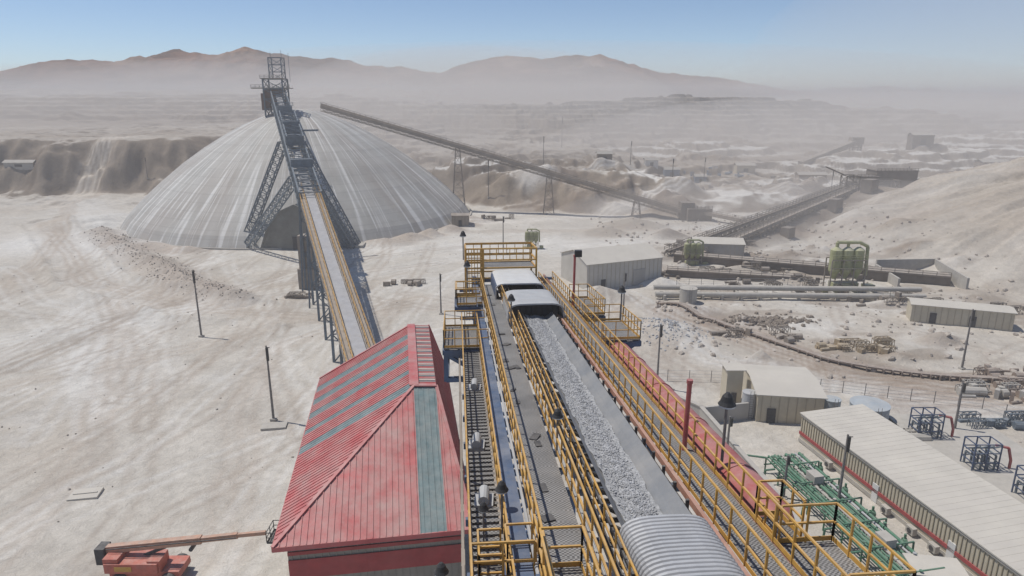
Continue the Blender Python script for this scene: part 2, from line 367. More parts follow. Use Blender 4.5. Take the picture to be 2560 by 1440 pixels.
# ---------------------------------------------------------------- main conveyor
def Cv(w,h,y):
    t=y-16.8
    return V(3.71-.081*t+w*.997, y+w*.081, 33.7-.106*t+h)
conv=thing('belt_conveyor',(Cv(0,0,35).x,35,0),'elevated ore conveyor with yellow handrails on blue steel trestles','conveyor')
Y0,Y1=9,62
mb=MB(); prof=[(-0.98,0.40),(-0.78,0.2),(-0.42,0.0),(0.42,0.0),(0.72,0.17),(1.02,0.42)]
n=60
for i in range(n):
    ya=Y0+(Y1-Y0)*i/n; yb=Y0+(Y1-Y0)*(i+1)/n
    for (a,b) in zip(prof[:-1],prof[1:]):
        mb.face([Cv(a[0],a[1],ya),Cv(b[0],b[1],ya),Cv(b[0],b[1],yb),Cv(a[0],a[1],yb)])
mb.done('belt',M_belt,conv)
mb=MB()
yy=Y0
while yy<Y1:
    mb.beam(Cv(-1.25,-0.12,yy),Cv(1.3,-0.12,yy),0.14,0.1)
    for sgn in (-1,1):
        mb.beam(Cv(sgn*1.2,-0.15,yy),Cv(sgn*1.2,0.42,yy),0.09)
        mb.tube(Cv(sgn*0.45,-0.09,yy),Cv(sgn*1.12,0.30,yy),0.075,8)
    yy+=1.1
mb.done('idler_frame',M_dark,conv)
mb=MB()
for w in (-1.3,1.35): mb.beam(Cv(w,-0.28,Y0),Cv(w,-0.28,Y1),0.14,0.3)
mb.beam(Cv(-1.2,0.30,Y0),Cv(-1.2,0.30,Y1),0.05,0.10)
mb.done('stringer',M_dark,conv)
mb=MB(); mb.beam(Cv(1.55,0.02,Y0),Cv(1.55,0.02,Y1),0.12,0.22); mb.beam(Cv(1.68,-0.12,Y0),Cv(1.68,-0.12,Y1),0.14,0.12)
mb.beam(Cv(2.95,-0.16,Y0),Cv(2.95,-0.16,Y1),0.10,0.26)
mb.done('edge_beam',M_pinksteel,conv)
mb=MB()
mb.beam(Cv(-3.62,-0.75,Y0+1),Cv(-3.62,-0.75,Y1),0.46,1.3); mb.beam(Cv(3.1,-1.1,Y0+1),Cv(3.1,-1.1,Y1),0.25,1.0)
yy=Y0+1
while yy<Y1:
    mb.beam(Cv(-5.0,-1.3,yy),Cv(-3.4,-1.3,yy),0.15,0.25); mb.beam(Cv(-3.4,-0.4,yy),Cv(3.2,-0.4,yy),0.15,0.25); yy+=3
mb.done('girder',M_bluecol,conv)
def walkway(wa,wb,ya,yb,h=0,name='walkway'):
    mb=MB()
    a,b,c,d=Cv(wa,h-.04,ya),Cv(wb,h-.04,ya),Cv(wb,h-.04,yb),Cv(wa,h-.04,yb)
    mb._hex([a,b,c,d]+[p+V(0,0,.06) for p in (a,b,c,d)],0)
    return mb.done(name,M_grate,conv)
walkway(-3.1,-1.95,Y0,Y1-6)
walkway(1.78,2.85,Y0,Y1-6)
for k in range(14):
    mb=MB(); y=random.uniform(14,52); p=Cv(random.uniform(-2.8,-2.2),.03,y); mb.box(p,(random.uniform(.25,.5),random.uniform(.15,.35),.05),random.uniform(0,3)); mb.done('deck_plate',M_dark,conv)
def crail(pts,t=0.055,sp=1.5):
    mb=MB(); mb.rail([Cv(*p) for p in pts],t=t,sp=sp); return mb.done('handrail',M_yel,conv)
crail([(-1.85,0.02,Y0),(-1.85,0.02,40),(-1.85,0.02,56)],sp=1.0)
crail([(-1.45,0.02,Y0),(-1.45,0.02,40)],sp=1.3,t=.045)
crail([(-3.2,0.02,Y0),(-3.2,0.02,56)],sp=1.0)
crail([(-3.9,-0.88,Y0),(-3.9,-0.88,44)],sp=1.0)
crail([(-4.9,-0.88,Y0),(-4.9,-0.88,44)],sp=1.0)
crail([(1.72,0.02,Y0),(1.72,0.02,56)],sp=1.0)
crail([(2.9,0.02,Y0),(2.9,0.02,56)],sp=1.0)
mb=MB()
yy=Y0
while yy<44:
    mb.beam(Cv(-4.85,-0.95,yy),Cv(-3.95,-0.95,yy),0.16,0.08)
    yy+=0.36
mb.done('stair_tread',M_grate,conv)
mb=MB(); mb.beam(Cv(-4.4,-1.5,Y0),Cv(-4.4,-1.5,44),.9,0.1); mb.beam(Cv(-4.85,-1.1,Y0),Cv(-4.85,-1.1,44),.08,0.35); mb.beam(Cv(-3.95,-1.1,Y0),Cv(-3.95,-1.1,44),.08,0.35)
yy=Y0+1.5
while yy<43:
    mb.beam(Cv(-4.85,-1.5,yy),Cv(-3.95,-1.1,yy+1.5),.08); mb.beam(Cv(-3.95,-1.5,yy),Cv(-4.85,-1.1,yy+1.5),.08); mb.beam(Cv(-5.1,-2.6,yy),Cv(-5.1,-1.2,yy),.1); mb.beam(Cv(-5.1,-2.6,yy),Cv(-5.1,-1.2,yy+3),.08); yy+=3
mb.beam(Cv(-5.1,-2.6,Y0),Cv(-5.1,-2.6,44),.12)
mb.done('walkway_support',M_brownsteel,conv)
mb=MB()
for k in range(4): mb.tube(Cv(-1.62-0.05*k,-0.02,Y0),Cv(-1.62-0.05*k,-0.02,55),0.022,6)
mb.tube(Cv(-3.3,-0.05,Y0),Cv(-3.3,-0.05,55),0.05,6)
mb.done('conduit',M_galv,conv)
def platform(w0,w1,y0,y1,h,opens=(),steel=M_bluecol):
    mb=MB(); a,b,c,d=Cv(w0,h-.05,y0),Cv(w1,h-.05,y0),Cv(w1,h-.05,y1),Cv(w0,h-.05,y1)
    mb._hex([a,b,c,d]+[p+V(0,0,.08) for p in (a,b,c,d)],0)
    mb.done('platform_deck',M_grate,conv)
    mb=MB()
    for p,q in ((a,b),(b,c),(c,d),(d,a)): mb.beam(p-V(0,0,.2),q-V(0,0,.2),0.18,0.3)
    for f in (.33,.66): mb.beam(a.lerp(b,f)-V(0,0,.2),d.lerp(c,f)-V(0,0,.2),0.12,0.22)
    mb.done('platform_frame',steel,conv)
    mb=MB(); P=[a,b,c,d]; P=[p+V(0,0,.1) for p in P]
    for i in range(4):
        if i in opens: continue
        mb.rail([P[i],P[(i+1)%4]],sp=0.7,t=0.05)
    mb.done('handrail',M_yel,conv)
platform(-6.0,-3.4,38,43.5,-0.7,opens=(1,))
platform(-5.2,-3.9,44,47,0.7,opens=(1,))
platform(-5.3,-3.4,47.2,51,0.1,opens=(1,))
platform(3.2,5.4,37,42,-0.2,opens=(3,))
platform(3.2,4.6,43,49,0.0,opens=(3,))
platform(3.05,4.5,12.0,15.0,-0.1,opens=(3,))
platform(3.05,3.75,15.2,16.4,-0.1,opens=(0,))
platform(-4.9,-3.35,10.5,14.6,-0.5,opens=(1,))
platform(-3.3,-2.3,10.5,14.0,0.2,opens=(0,))
platform(-4.0,-3.3,14.7,15.6,-0.6,opens=(1,))
platform(-4.7,-4.1,14.7,15.9,-0.9,opens=(1,))
mb=MB()
for w in (-4.4,-2.9,1.7):
    for y in (57.5,61.5):
        mb.beam(Cv(w,-2.5,y),Cv(w,3.0,y),0.16)
for h in (0.4,1.3,2.0,3.0):
    mb.beam(Cv(-4.4,h,57.5),Cv(1.7,h,57.5),0.12); mb.beam(Cv(-4.4,h,61.5),Cv(1.7,h,61.5),0.12)
    for w in (-4.4,1.7): mb.beam(Cv(w,h,57.5),Cv(w,h,61.5),0.12)
for k in range(9):
    w=-2.9+k*0.575; mb.beam(Cv(w,2.0,57.5),Cv(w,3.0,57.5),0.07)
for k in range(14):
    mb.beam(Cv(-4.4,-3.2+k*0.45,57.5),Cv(-2.9,-3.2+k*0.45,57.5),0.07)
for k in range(7): mb.beam(Cv(-4.4+k*.25,-3.4,57.4),Cv(-4.4+k*.25,3.0,57.4),0.06)
mb.rail([Cv(-4.4,2.0,61.5),Cv(1.7,2.0,61.5)],sp=.8)
mb.done('head_frame',M_yel,conv)
mb=MB(); a,b,c,d=[Cv(*p) for p in ((-2.8,1.2,57.6),(1.6,1.2,57.6),(1.6,1.2,61.4),(-2.8,1.2,61.4))]
mb._hex([a,b,c,d]+[p+V(0,0,.1) for p in (a,b,c,d)],0); mb.done('platform_deck',M_grate,conv)
def hood(w0,w1,y0,y1,h0,h1,name,mt,mside=None,pitch=0,rr=0.0,e=0.45,seg=6,rim=True):
    mb=MB(); ns=14; sec=[]
    for k in range(ns+1):
        a=math.pi*k/ns
        cw=-math.copysign(abs(math.cos(a))**e,math.cos(a)); sw=abs(math.sin(a))**e
        sec.append((cw,sw))
    ny=int((y1-y0)/pitch*seg) if pitch else 6
    def row(j):
        f=j/ny; y=y0+(y1-y0)*f; off=rr*math.sin(2*math.pi*j/seg) if pitch else 0
        return [Cv((w0+w1)/2+cw*((w1-w0)/2+off),h0+(h1-h0+off)*sw,y) for cw,sw in sec]
    R=[row(j) for j in range(ny+1)]
    for j in range(ny):
        for k in range(ns):
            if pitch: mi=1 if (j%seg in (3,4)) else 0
            else: mi=1 if (mside is not None and (k<3 or k>=ns-3)) else 0
            mb.face([R[j][k],R[j][k+1],R[j+1][k+1],R[j+1][k]],mi)
    mb.face(R[ny],0)
    if rim:
        for k in range(ns): mb.beam(R[0][k],R[0][k+1],0.1,0.1,0)
    return mb.done(name,[mt,mside or mt],conv)
hood(-1.9,1.7,42.0,47.5,-0.1,1.1,'belt_hood',M_galv,e=.38)
hood(-2.3,1.4,49.5,57,-0.1,1.2,'belt_hood',M_white,M_blue,e=.3)
mb=MB(); mb.face([Cv(-1.8,0.15,42.9),Cv(1.55,0.15,42.9),Cv(1.55,0.95,42.9),Cv(-1.8,0.95,42.9)])
for k in range(9): mb.box(Cv(-1.6+k*.36,0.0,42.8),(.3,.04,.8),.08)
mb.done('rubber_curtain',M_dark,conv)
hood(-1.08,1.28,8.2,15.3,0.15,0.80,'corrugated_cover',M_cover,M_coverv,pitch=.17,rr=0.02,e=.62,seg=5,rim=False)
mb=MB(); mb.beam(Cv(-1.14,.12,15.3),Cv(-1.14,.12,8.2),.08,.14); mb.beam(Cv(1.34,.12,15.3),Cv(1.34,.12,8.2),.08,.14); mb.done('cover_flange',M_galv,conv)
mb=MB()
for y in (12,27,41,47,60):
    for w in (-3.6,3.1):
        top=Cv(w,-1.4,y); bot=V(top.x+(0.8 if w>0 else 0.3),top.y,0)
        mb.beam(top,bot,0.45,0.45)
    for k in range(4):
        za=1+k*7; zb=za+7
        L0=Cv(-3.6,0,y);R0=Cv(3.1,0,y)
        mb.beam((L0.x,L0.y,za),(R0.x,R0.y,zb),0.2); mb.beam((R0.x,R0.y,za),(L0.x,L0.y,zb),0.2); mb.beam((L0.x-.3,L0.y,zb),(R0.x+.5,R0.y,zb),0.22)
for y in (38.2,43.3):
    p=Cv(-5.9,-1.1,y)
    mb.beam(p-V(0,0,1.6),p,0.25); mb.beam(p-V(0,0,1.6),Cv(-3.6,-2.7,y),0.28); mb.beam(p,Cv(-3.6,-2.6,y),0.2); mb.beam(p,Cv(-3.6,-1.1,y),0.25)
mb.beam(Cv(-5.9,-2.7,38.2),Cv(-5.9,-2.7,43.3),0.3); mb.beam(Cv(-5.9,-1.1,38.2),Cv(-5.9,-2.6,43.3),0.2)
for y in (37.3,41.8):
    mb.beam(Cv(3.1,-2.0,y),Cv(5.3,-0.4,y),0.25); mb.beam(Cv(5.3,-1.4,y),Cv(3.1,-1.4,y),0.25)
mb.beam(Cv(5.3,-1.4,37.3),Cv(5.3,-1.4,41.8),0.25)
mb.done('trestle',M_bluecol,conv)
for k,(y,w) in enumerate(((19.5,-4.4),(24,-4.5),(31,-4.4))):
    mb=MB(); p=Cv(w,-1.0,y); mb.box(p,(0.6,.7,0.2)); mb.tube(p+V(0,-.35,.35),p+V(0,.35,.35),0.17,12); mb.done('winch_drive',M_galv,conv)

def rocks(pts,sizes,name,m,**kw):
    ph=(1+5**.5)/2
    base=[(-1,ph,0),(1,ph,0),(-1,-ph,0),(1,-ph,0),(0,-1,ph),(0,1,ph),(0,-1,-ph),(0,1,-ph),(ph,0,-1),(ph,0,1),(-ph,0,-1),(-ph,0,1)]
    F=[(0,11,5),(0,5,1),(0,1,7),(0,7,10),(0,10,11),(1,5,9),(5,11,4),(11,10,2),(10,7,6),(7,1,8),(3,9,4),(3,4,2),(3,2,6),(3,6,8),(3,8,9),(4,9,5),(2,4,11),(6,2,10),(8,6,7),(9,8,1)]
    mb=MB()
    for p,s_ in zip(pts,sizes):
        n=len(mb.v); q=Matrix.Rotation(random.uniform(0,6.28),3,Vector((random.random(),random.random(),random.random()+.1)).normalized())
        sx,sy,sz=random.uniform(.7,1.2),random.uniform(.7,1.2),random.uniform(.5,.9)
        for b in base:
            v=Vector((b[0]*sx,b[1]*sy,b[2]*sz))*random.uniform(.85,1.15)*(s_/1.9); v=q@v; mb.v.append(tuple(Vector(p)+v))
        for f in F: mb.f.append(tuple(n+i for i in f)); mb.m.append(0)
    return mb.done(name,m,None,**kw)
pts=[];sz=[]
OC=-0.14
def bedh(w): return 0.07+0.11*max(0,1-abs(w-OC)/.6)+max(0,abs(w)-.42)*.5
for k in range(9000):
    y=14+29*random.random()**1.25; w=random.gauss(OC,0.25)
    if w<-.74 or w>.46: w=random.uniform(-.7,.42)
    pts.append(Cv(w,bedh(w)+.002,y)); sz.append(random.choice((.018,.022,.028,.03,.035,.05)))
o=rocks(pts,sz,'crushed_ore',M_rock,origin=Cv(0,0,30)); o['kind']='stuff'; o['label']='pale grey crushed ore lumps carried on the belt'; o['category']='ore'
mb=MB()
sec=[-0.76,-0.6,-0.4,-0.15,0.1,0.3,0.48]
for i in range(220):
    ya=10+i*.15; yb=ya+.15
    for a,b in zip(sec[:-1],sec[1:]):
        f=lambda w,y:Cv(w+.035*(math.sin(y*1.7)+math.sin(y*4.1)*.6+math.sin(y*9.3)*.4)*(w>.4 or w<-.7),bedh(w)+0.012*math.sin(y*7.3+w*9)-.012,y)
        mb.face([f(a,ya),f(b,ya),f(b,yb),f(a,yb)])
o=mb.done('ore_fines',mat('ore_fines',(0.39,0.39,0.39),0.95,9,0.35,bump=0.8),None,origin=Cv(0,0,30)); o['kind']='stuff'; o['label']='grey ore fines bed lying on the belt'; o['category']='ore'

pp=thing('red_duct',Cv(4.1,-1,30),'long red painted round duct beside the conveyor','duct')
mb=MB(); mb.tube(Cv(4.25,-1.0,17.8),Cv(4.1,-1.0,42),0.72,28,cap=False); mb.tube(Cv(4.25,-1.0,17.8),Cv(4.25,-1.0,17.4),0.72,28,r2=0.60,cap=False); mb.tube(Cv(4.25,-1.0,17.4),Cv(4.25,-1.0,17.15),0.60,28,r2=0.18)
mb.done('duct_shell',M_redp,pp,smooth=True)
for k in range(5):
    mb=MB(); mb.tube(Cv(4.23-k*.02,-1.0,20+k*4.5),Cv(4.23-k*.02,-1.0,20.08+k*4.5),0.75,28); mb.done('flange',M_redp,pp)
for k in range(8):
    mb=MB(); mb.beam(Cv(3.0,-1.8,20+k*3),Cv(4.8,-1.8,20+k*3),0.15); mb.done('bracket',M_bluecol,pp)
def redpost(w,y,h,label):
    b=Cv(w,0,y); t=thing('light_mast',b,label,'light mast','red masts on the conveyor')
    mb=MB(); mb.tube(b,b+V(0.02,0,h),0.085,10); mb.box(b+V(0,0,-.02),(0.3,0.3,0.04)); mb.tube(b+V(.02,0,h),b+V(.02,0,h+.12),0.11,10); mb.done('mast',M_redp,t)
    return t
redpost(2.55,20.9,2.5,'short red steel mast on the conveyor walkway')
t=redpost(3.1,46.5,3.6,'red steel mast with black floodlight on top')
b=Cv(3.1,3.6,46.5); mb=MB(); mb.box(b+V(.25,0,0),(0.5,0.4,0.45)); mb.beam(b,b+V(.3,0,.1),.08); mb.done('floodlight_head',M_black,t)
def flood(w,h,y,ph):
    b=Cv(w,h,y); t=thing('floodlight',b,'black dish floodlight on a short post clamped to the handrail','floodlight','floodlights along the conveyor')
    mb=MB(); mb.tube(b,b+V(0,0,ph),0.035,8); mb.beam(b+V(0,0,ph),b+V(0.10,0,ph),.05); mb.done('post',M_greypole,t)
    mb=MB(); c=b+V(0,0,ph); mb.tube(c,c+V(0,0,.12),0.15,14,r2=.11); mb.tube(c+V(0,0,.12),c+V(0,0,.2),0.11,14,r2=.04); mb.tube(c-V(0,0,.08),c,0.20,14,r2=.15); mb.done('lamp_housing',M_black,t)
    mb=MB(); mb.tube(c-V(0,0,.125),c-V(0,0,.085),0.18,14); mb.done('lens',M_glass,t)
    return t
F0=flood(-1.85,0.0,21.0,1.5)
for (w,h,y,k) in ((-1.9,0,39.8,1.3),(5.2,0,41.0,1.4),(-4.5,-1.0,17.2,.8),(-3.95,-0.9,17.6,1),(-5.6,-.9,13.9,.9),(-4.6,2.0,58,1.5),(3.75,-0.3,20.5,1.5),(-4.4,0.6,50,1.4)):
    dup(F0,Cv(w,h,y),random.uniform(0,3),(k,k,k))

# ---------------------------------------------------------------- red roofed transfer building
BO=V(-18.2,44.5,0); ang=math.radians(9)
def Bl(x,y,z): return V(BO.x+x*math.cos(ang)-y*math.sin(ang), BO.y+x*math.sin(ang)+y*math.cos(ang), z)
bld=thing('transfer_building',Bl(7,16,0),'steel building with dusty red ribbed hip roof and teal strips','industrial building')
EZ,RZ_=12.0,18.3; W,Lb=15.4,32.6; RXx,RN=11.2,14.3; RX2=13.3; RZ2=18.15
mb=MB(); st=0.5
def ribbar(a,b,m=0,hh=.085): mb.beam(a+V(0,0,.02),b+V(0,0,.02),0.07,hh,m)
def ltop(y):
    if y>=RN: return Bl(RXx,y,RZ_)
    return Bl(RXx*y/RN,y,EZ+(RZ_-EZ)*y/RN)
y=0
while y<Lb-1e-6:
    y2=min(Lb,y+st); c=y+st/2
    teal=any(a<=c<=a+1.4 for a in (14.2,17.8,21.4,25.0,28.6))
    mb.face([Bl(0,y,EZ),ltop(y),ltop(y2),Bl(0,y2,EZ)],1 if teal else 0)
    if y>0.3: ribbar(Bl(0,y,EZ),ltop(y),1 if teal else 0,.025 if teal else .085)
    y=y2
def ntop(x):
    if x<=RXx: f=x/RXx; return Bl(x,RN*f,EZ+(RZ_-EZ)*f)
    if x<=RX2: return Bl(x,RN,RZ_+(RZ2-RZ_)*(x-RXx)/(RX2-RXx))
    f=(W-x)/(W-RX2); return Bl(x,RN*f,EZ+(RZ2-EZ)*f)
stops=sorted(set([round(k*st,3) for k in range(int(W/st)+1)]+[RXx,RX2,W]))
for x,x2 in zip(stops[:-1],stops[1:]):
    c=(x+x2)/2; tl=11.3<=c<=13.25
    mb.face([Bl(x,0,EZ),Bl(x2,0,EZ),ntop(x2),ntop(x)],1 if tl else 0)
    if x>0.3: ribbar(Bl(x,0,EZ),ntop(x),1 if tl else 0,.04 if tl else .085)
y=RN
while y<Lb-1e-6:
    y2=min(Lb,y+.45); k=int((y-RN)/.45)
    m_=1 if k%3==1 else (3 if k%3==2 else 0)
    mb.face([Bl(RX2,y2,RZ2),Bl(RXx,y2,RZ_),Bl(RXx,y,RZ_),Bl(RX2,y,RZ2)],m_)
    mb.beam(Bl(RX2,y,RZ2+.02),Bl(RXx,y,RZ_+.02),.06,.05,0); y=y2
def rtop(y):
    if y>=RN: return Bl(RX2,y,RZ2)
    return Bl(W-(W-RX2)*y/RN,y,EZ+(RZ2-EZ)*y/RN)
y=0
while y<Lb-1e-6:
    y2=min(Lb,y+st)
    mb.face([Bl(W,y2,EZ),rtop(y2),rtop(y),Bl(W,y,EZ)],0)
    if y>0.3: ribbar(Bl(W,y,EZ),rtop(y))
    y=y2
mb.face([Bl(0.3,Lb-.2,EZ),Bl(W-.3,Lb-.2,EZ),Bl(RX2,Lb-.2,RZ2-.05),Bl(RXx,Lb-.2,RZ_-.05)],0)
mb.done('roof',[M_red,M_teal,M_red,M_creamroof],bld)
mb=MB()
mb.beam(Bl(RXx,RN,RZ_+.08),Bl(RXx,Lb,RZ_+.08),0.9,0.12); mb.beam(Bl(RXx,RN,RZ_+.08),Bl(RX2,RN,RZ2+.08),0.5,0.12); mb.beam(Bl(0,0,EZ+.08),Bl(RXx,RN,RZ_+.08),0.3,0.1); mb.beam(Bl(W,0,EZ+.08),Bl(RX2,RN,RZ2+.08),0.3,0.1)
mb.beam(Bl(0,Lb,EZ+.05),Bl(RXx,Lb,RZ_+.05),0.3,.2); mb.beam(Bl(W,Lb,EZ+.05),Bl(RX2,Lb,RZ2+.05),0.3,.2)
for a,b in (((0,0),(W,0)),((0,0),(0,Lb)),((W,0),(W,Lb))): mb.beam(Bl(*a,EZ-.18),Bl(*b,EZ-.18),0.12,0.4)
mb.done('ridge_cap',M_red,bld)
mb=MB(); wi=0.9
c=[Bl(wi,wi,0),Bl(W-wi,wi,0),Bl(W-wi,Lb-wi,0),Bl(wi,Lb-wi,0)]
mb._hex(c+[p+V(0,0,EZ-.1) for p in c],0)
for k in range(24):
    xx=wi+.3+k*0.56; mb.beam(Bl(xx,wi-.03,0),Bl(xx,wi-.03,EZ-.2),0.08,.06)
mb.done('wall',M_lowwall,bld)
mb=MB()
mb.beam(Bl(wi,wi-.1,10.75),Bl(W-wi,wi-.1,10.75),0.1,0.3); mb.beam(Bl(wi,wi-.1,9.3),Bl(W-wi,wi-.1,9.3),0.08,1.7); mb.done('red_trim',M_redband,bld)
mb=MB(); mb.box(Bl(5,wi-.1,0),(3.5,.12,4),ang); mb.done('roller_door',M_greybld,bld)

# ---------------------------------------------------------------- stockpile dome
DC=V(-81.5,268,0)
dome=thing('stockpile_dome',DC,'huge grey brown sheet clad stockpile dome streaked with pale dust','dome')
def streak(N,L,geo,out):
    tc=N.new('ShaderNodeTexCoord'); sp=N.new('ShaderNodeSeparateXYZ'); L.new(tc.outputs['Object'],sp.inputs[0])
    at=N.new('ShaderNodeMath'); at.operation='ARCTAN2'; L.new(sp.outputs['X'],at.inputs[0])
    ng=N.new('ShaderNodeMath'); ng.operation='MULTIPLY'; ng.inputs[1].default_value=-1; L.new(sp.outputs['Y'],ng.inputs[0]); L.new(ng.outputs[0],at.inputs[1])
    def nzz(sa,sz_,lo,hi,det=4):
        cb=N.new('ShaderNodeCombineXYZ'); m1=N.new('ShaderNodeMath'); m1.operation='MULTIPLY'; m1.inputs[1].default_value=sa; L.new(at.outputs[0],m1.inputs[0])
        m2=N.new('ShaderNodeMath'); m2.operation='MULTIPLY'; m2.inputs[1].default_value=sz_; L.new(sp.outputs['Z'],m2.inputs[0])
        L.new(m1.outputs[0],cb.inputs[0]); L.new(m2.outputs[0],cb.inputs[1])
        nz=N.new('ShaderNodeTexNoise'); nz.inputs['Scale'].default_value=1; nz.inputs['Detail'].default_value=det; L.new(cb.outputs[0],nz.inputs['Vector'])
        mr=N.new('ShaderNodeMapRange'); mr.inputs['From Min'].default_value=lo; mr.inputs['From Max'].default_value=hi; L.new(nz.outputs['Fac'],mr.inputs['Value']); return mr.outputs[0]
    def mixc(f,fac,A,col):
        mx=N.new('ShaderNodeMix'); mx.data_type='RGBA'; ml=N.new('ShaderNodeMath'); ml.operation='MULTIPLY'; ml.inputs[1].default_value=fac; L.new(f,ml.inputs[0]); L.new(ml.outputs[0],mx.inputs['Factor'])
        L.new(A,mx.inputs['A']); mx.inputs['B'].default_value=(*col,1); return mx.outputs['Result']
    o=mixc(nzz(4,0.04,0.45,0.65),0.7,out,(0.31,0.265,0.23))
    o=mixc(nzz(12,0.03,0.45,0.70,2),0.5,o,(0.50,0.48,0.45))
    o=mixc(nzz(20,0.035,0.57,0.66,1),0.75,o,(0.70,0.68,0.65))
    o=mixc(nzz(55,0.05,0.62,0.70,1),0.6,o,(0.74,0.73,0.71))
    fr=N.new('ShaderNodeMath'); fr.operation='FRACT'; m3=N.new('ShaderNodeMath'); m3.operation='MULTIPLY'; m3.inputs[1].default_value=44/6.2832; L.new(at.outputs[0],m3.inputs[0]); L.new(m3.outputs[0],fr.inputs[0])
    lt=N.new('ShaderNodeMath'); lt.operation='LESS_THAN'; lt.inputs[1].default_value=0.05; L.new(fr.outputs[0],lt.inputs[0])
    o=mixc(lt.outputs[0],0.4,o,(0.62,0.60,0.57))
    f2=N.new('ShaderNodeMath'); f2.operation='FRACT'; m5=N.new('ShaderNodeMath'); m5.operation='MULTIPLY'; m5.inputs[1].default_value=0.42; L.new(sp.outputs['Z'],m5.inputs[0]); L.new(m5.outputs[0],f2.inputs[0])
    l2=N.new('ShaderNodeMath'); l2.operation='LESS_THAN'; l2.inputs[1].default_value=0.12; L.new(f2.outputs[0],l2.inputs[0])
    return mixc(l2.outputs[0],0.12,o,(0.15,0.14,0.13))
M_dome=mat('dome_sheet',(0.40,0.385,0.355),0.65,0.12,0.16,pattern=streak)
prof=[(0,40.3),(4,40.0),(8,39.2),(13,37.6),(19,35.2),(26,31.6),(34,26.8),(42,21.2),(50,14.8),(57,8.6),(62,3.6),(65,-0.5)]
mb=MB(); ns=120
for (r0,z0),(r1,z1) in zip(prof[:-1],prof[1:]):
    for k in range(ns):
        a=2*math.pi*k/ns; b=2*math.pi*(k+1)/ns
        P=lambda r,z,t:V(DC.x+r*math.cos(t),DC.y+r*math.sin(t),z)
        if r0==0: mb.face([P(r0,z0,a),P(r1,z1,a),P(r1,z1,b)])
        else: mb.face([P(r0,z0,a),P(r1,z1,a),P(r1,z1,b),P(r0,z0,b)])
mb.done('dome_shell',M_dome,dome,smooth=False)
mb=MB()
for k in range(ns):
    a=2*math.pi*k/ns; b=2*math.pi*(k+1)/ns
    mb.beam((DC.x+65.2*math.cos(a),DC.y+65.2*math.sin(a),.1),(DC.x+65.2*math.cos(b),DC.y+65.2*math.sin(b),.1),.6,.8)
mb.done('ring_beam',M_conc,dome)
mb=MB(); cx=-65.5; yb=203.5
fr=[V(cx-11,yb,0),V(cx-8.5,yb,6.5),V(cx-4.5,yb,11.5),V(cx,yb,13.5),V(cx+4.5,yb,11.5),V(cx+8.5,yb,6.5),V(cx+11,yb,0)]
bk=[V(p.x,p.y+32-0.0,p.z) for p in fr]
for a,b,c_,d in zip(fr[:-1],fr[1:],bk[1:],bk[:-1]): mb.face([a,b,c_,d])
mb.face(fr)
for a,b in zip(fr[:-1],fr[1:]): mb.beam(a,b,.5,.5)
mb.done('portal',mat('portal_sheet',(0.20,0.195,0.175),0.7,0.4,0.2),dome)
mb=MB(); mb.box((cx+1,yb-.3,0),(4,.3,4)); mb.done('portal_door',M_dark,dome)

A=V(-22.8,96,8); Bp=V(-86.5,262,46)
def Fd(t,w=0,h=0):
    p=A.lerp(Bp,t); d=(Bp-A); n=Vector((d.y,-d.x,0)).normalized(); return p+n*w+V(0,0,h)
fc=thing('stockpile_feed_conveyor',Fd(.3)*1.0-V(0,0,Fd(.3).z),'long inclined conveyor with blue lattice gantry climbing to the dome top','conveyor')
mb=MB(); t0,t1=-0.06,1.0
mb.face([Fd(t0,-1.0,.1),Fd(t0,1.0,.1),Fd(t1,1.0,.1),Fd(t1,-1.0,.1)]); mb.done('belt',mat('belt_cover_pale',(0.38,0.38,0.395),0.7,0.8,0.15,dust=0.2),fc)
mb=MB()
for w in (-1.15,1.15): mb.beam(Fd(t0,w,.2),Fd(.62,w,.2),.12,.4)
mb.face([Fd(t0,-2.4,-.1),Fd(t0,-1.2,-.1),Fd(.4,-1.2,-.1),Fd(.4,-2.4,-.1)]); mb.face([Fd(t0,1.2,-.1),Fd(t0,2.3,-.1),Fd(.4,2.3,-.1),Fd(.4,1.2,-.1)])
mb.done('walkway',mat('ochre_dusty_walkway',(0.30,0.25,0.20),0.8,1,0.15,dust=0.25),fc)
for w in (-2.4,2.3,-1.4,1.4):
    mb=MB(); mb.rail([Fd(t0,w,-.05),Fd(.42,w,-.05)],sp=2.2,t=.07,toe=False); mb.done('handrail',M_yel,fc)
mb=MB()
mb.beam(Fd(t0,-2.2,-.9),Fd(.40,-2.2,-.9),.3,1.3); mb.beam(Fd(t0,2.1,-.9),Fd(.40,2.1,-.9),.3,1.3)
mb.done('girder',M_brownsteel,fc)
mb=MB(); mb.truss(Fd(.38,0,-1.2),Fd(1.0,0,-.8),5.0,4.6,26,.28)
for k in range(22):
    t=.385+k*.0055; mb.beam(Fd(t,-2.6,1.3),Fd(t,2.6,1.3),.25,.12)
mb.done('lattice_gantry',M_bluegrey,fc)
for t_,sz_ in ((.49,(5.4,3,2.0)),(.60,(5,3.5,3)),(.66,(4.6,3.5,4)),(.80,(4.6,3,2.6))):
    mb=MB(); mb.box(Fd(t_,0,.9),sz_,.36); mb.rail([Fd(t_,-2.7,1+sz_[2]),Fd(t_,2.7,1+sz_[2])],sp=1.1,t=.1); mb.done('drive_house',M_bluegrey,fc)
mb=MB(); mb.truss(Fd(.58,0,2.8),Fd(.74,0,3.0),4.4,3.0,6,.25); mb.beam(Fd(.62,1,4),Fd(.62,7,4),.5,.5); mb.done('upper_truss',M_bluegrey,fc)
top=Fd(.68,0,-2.5)
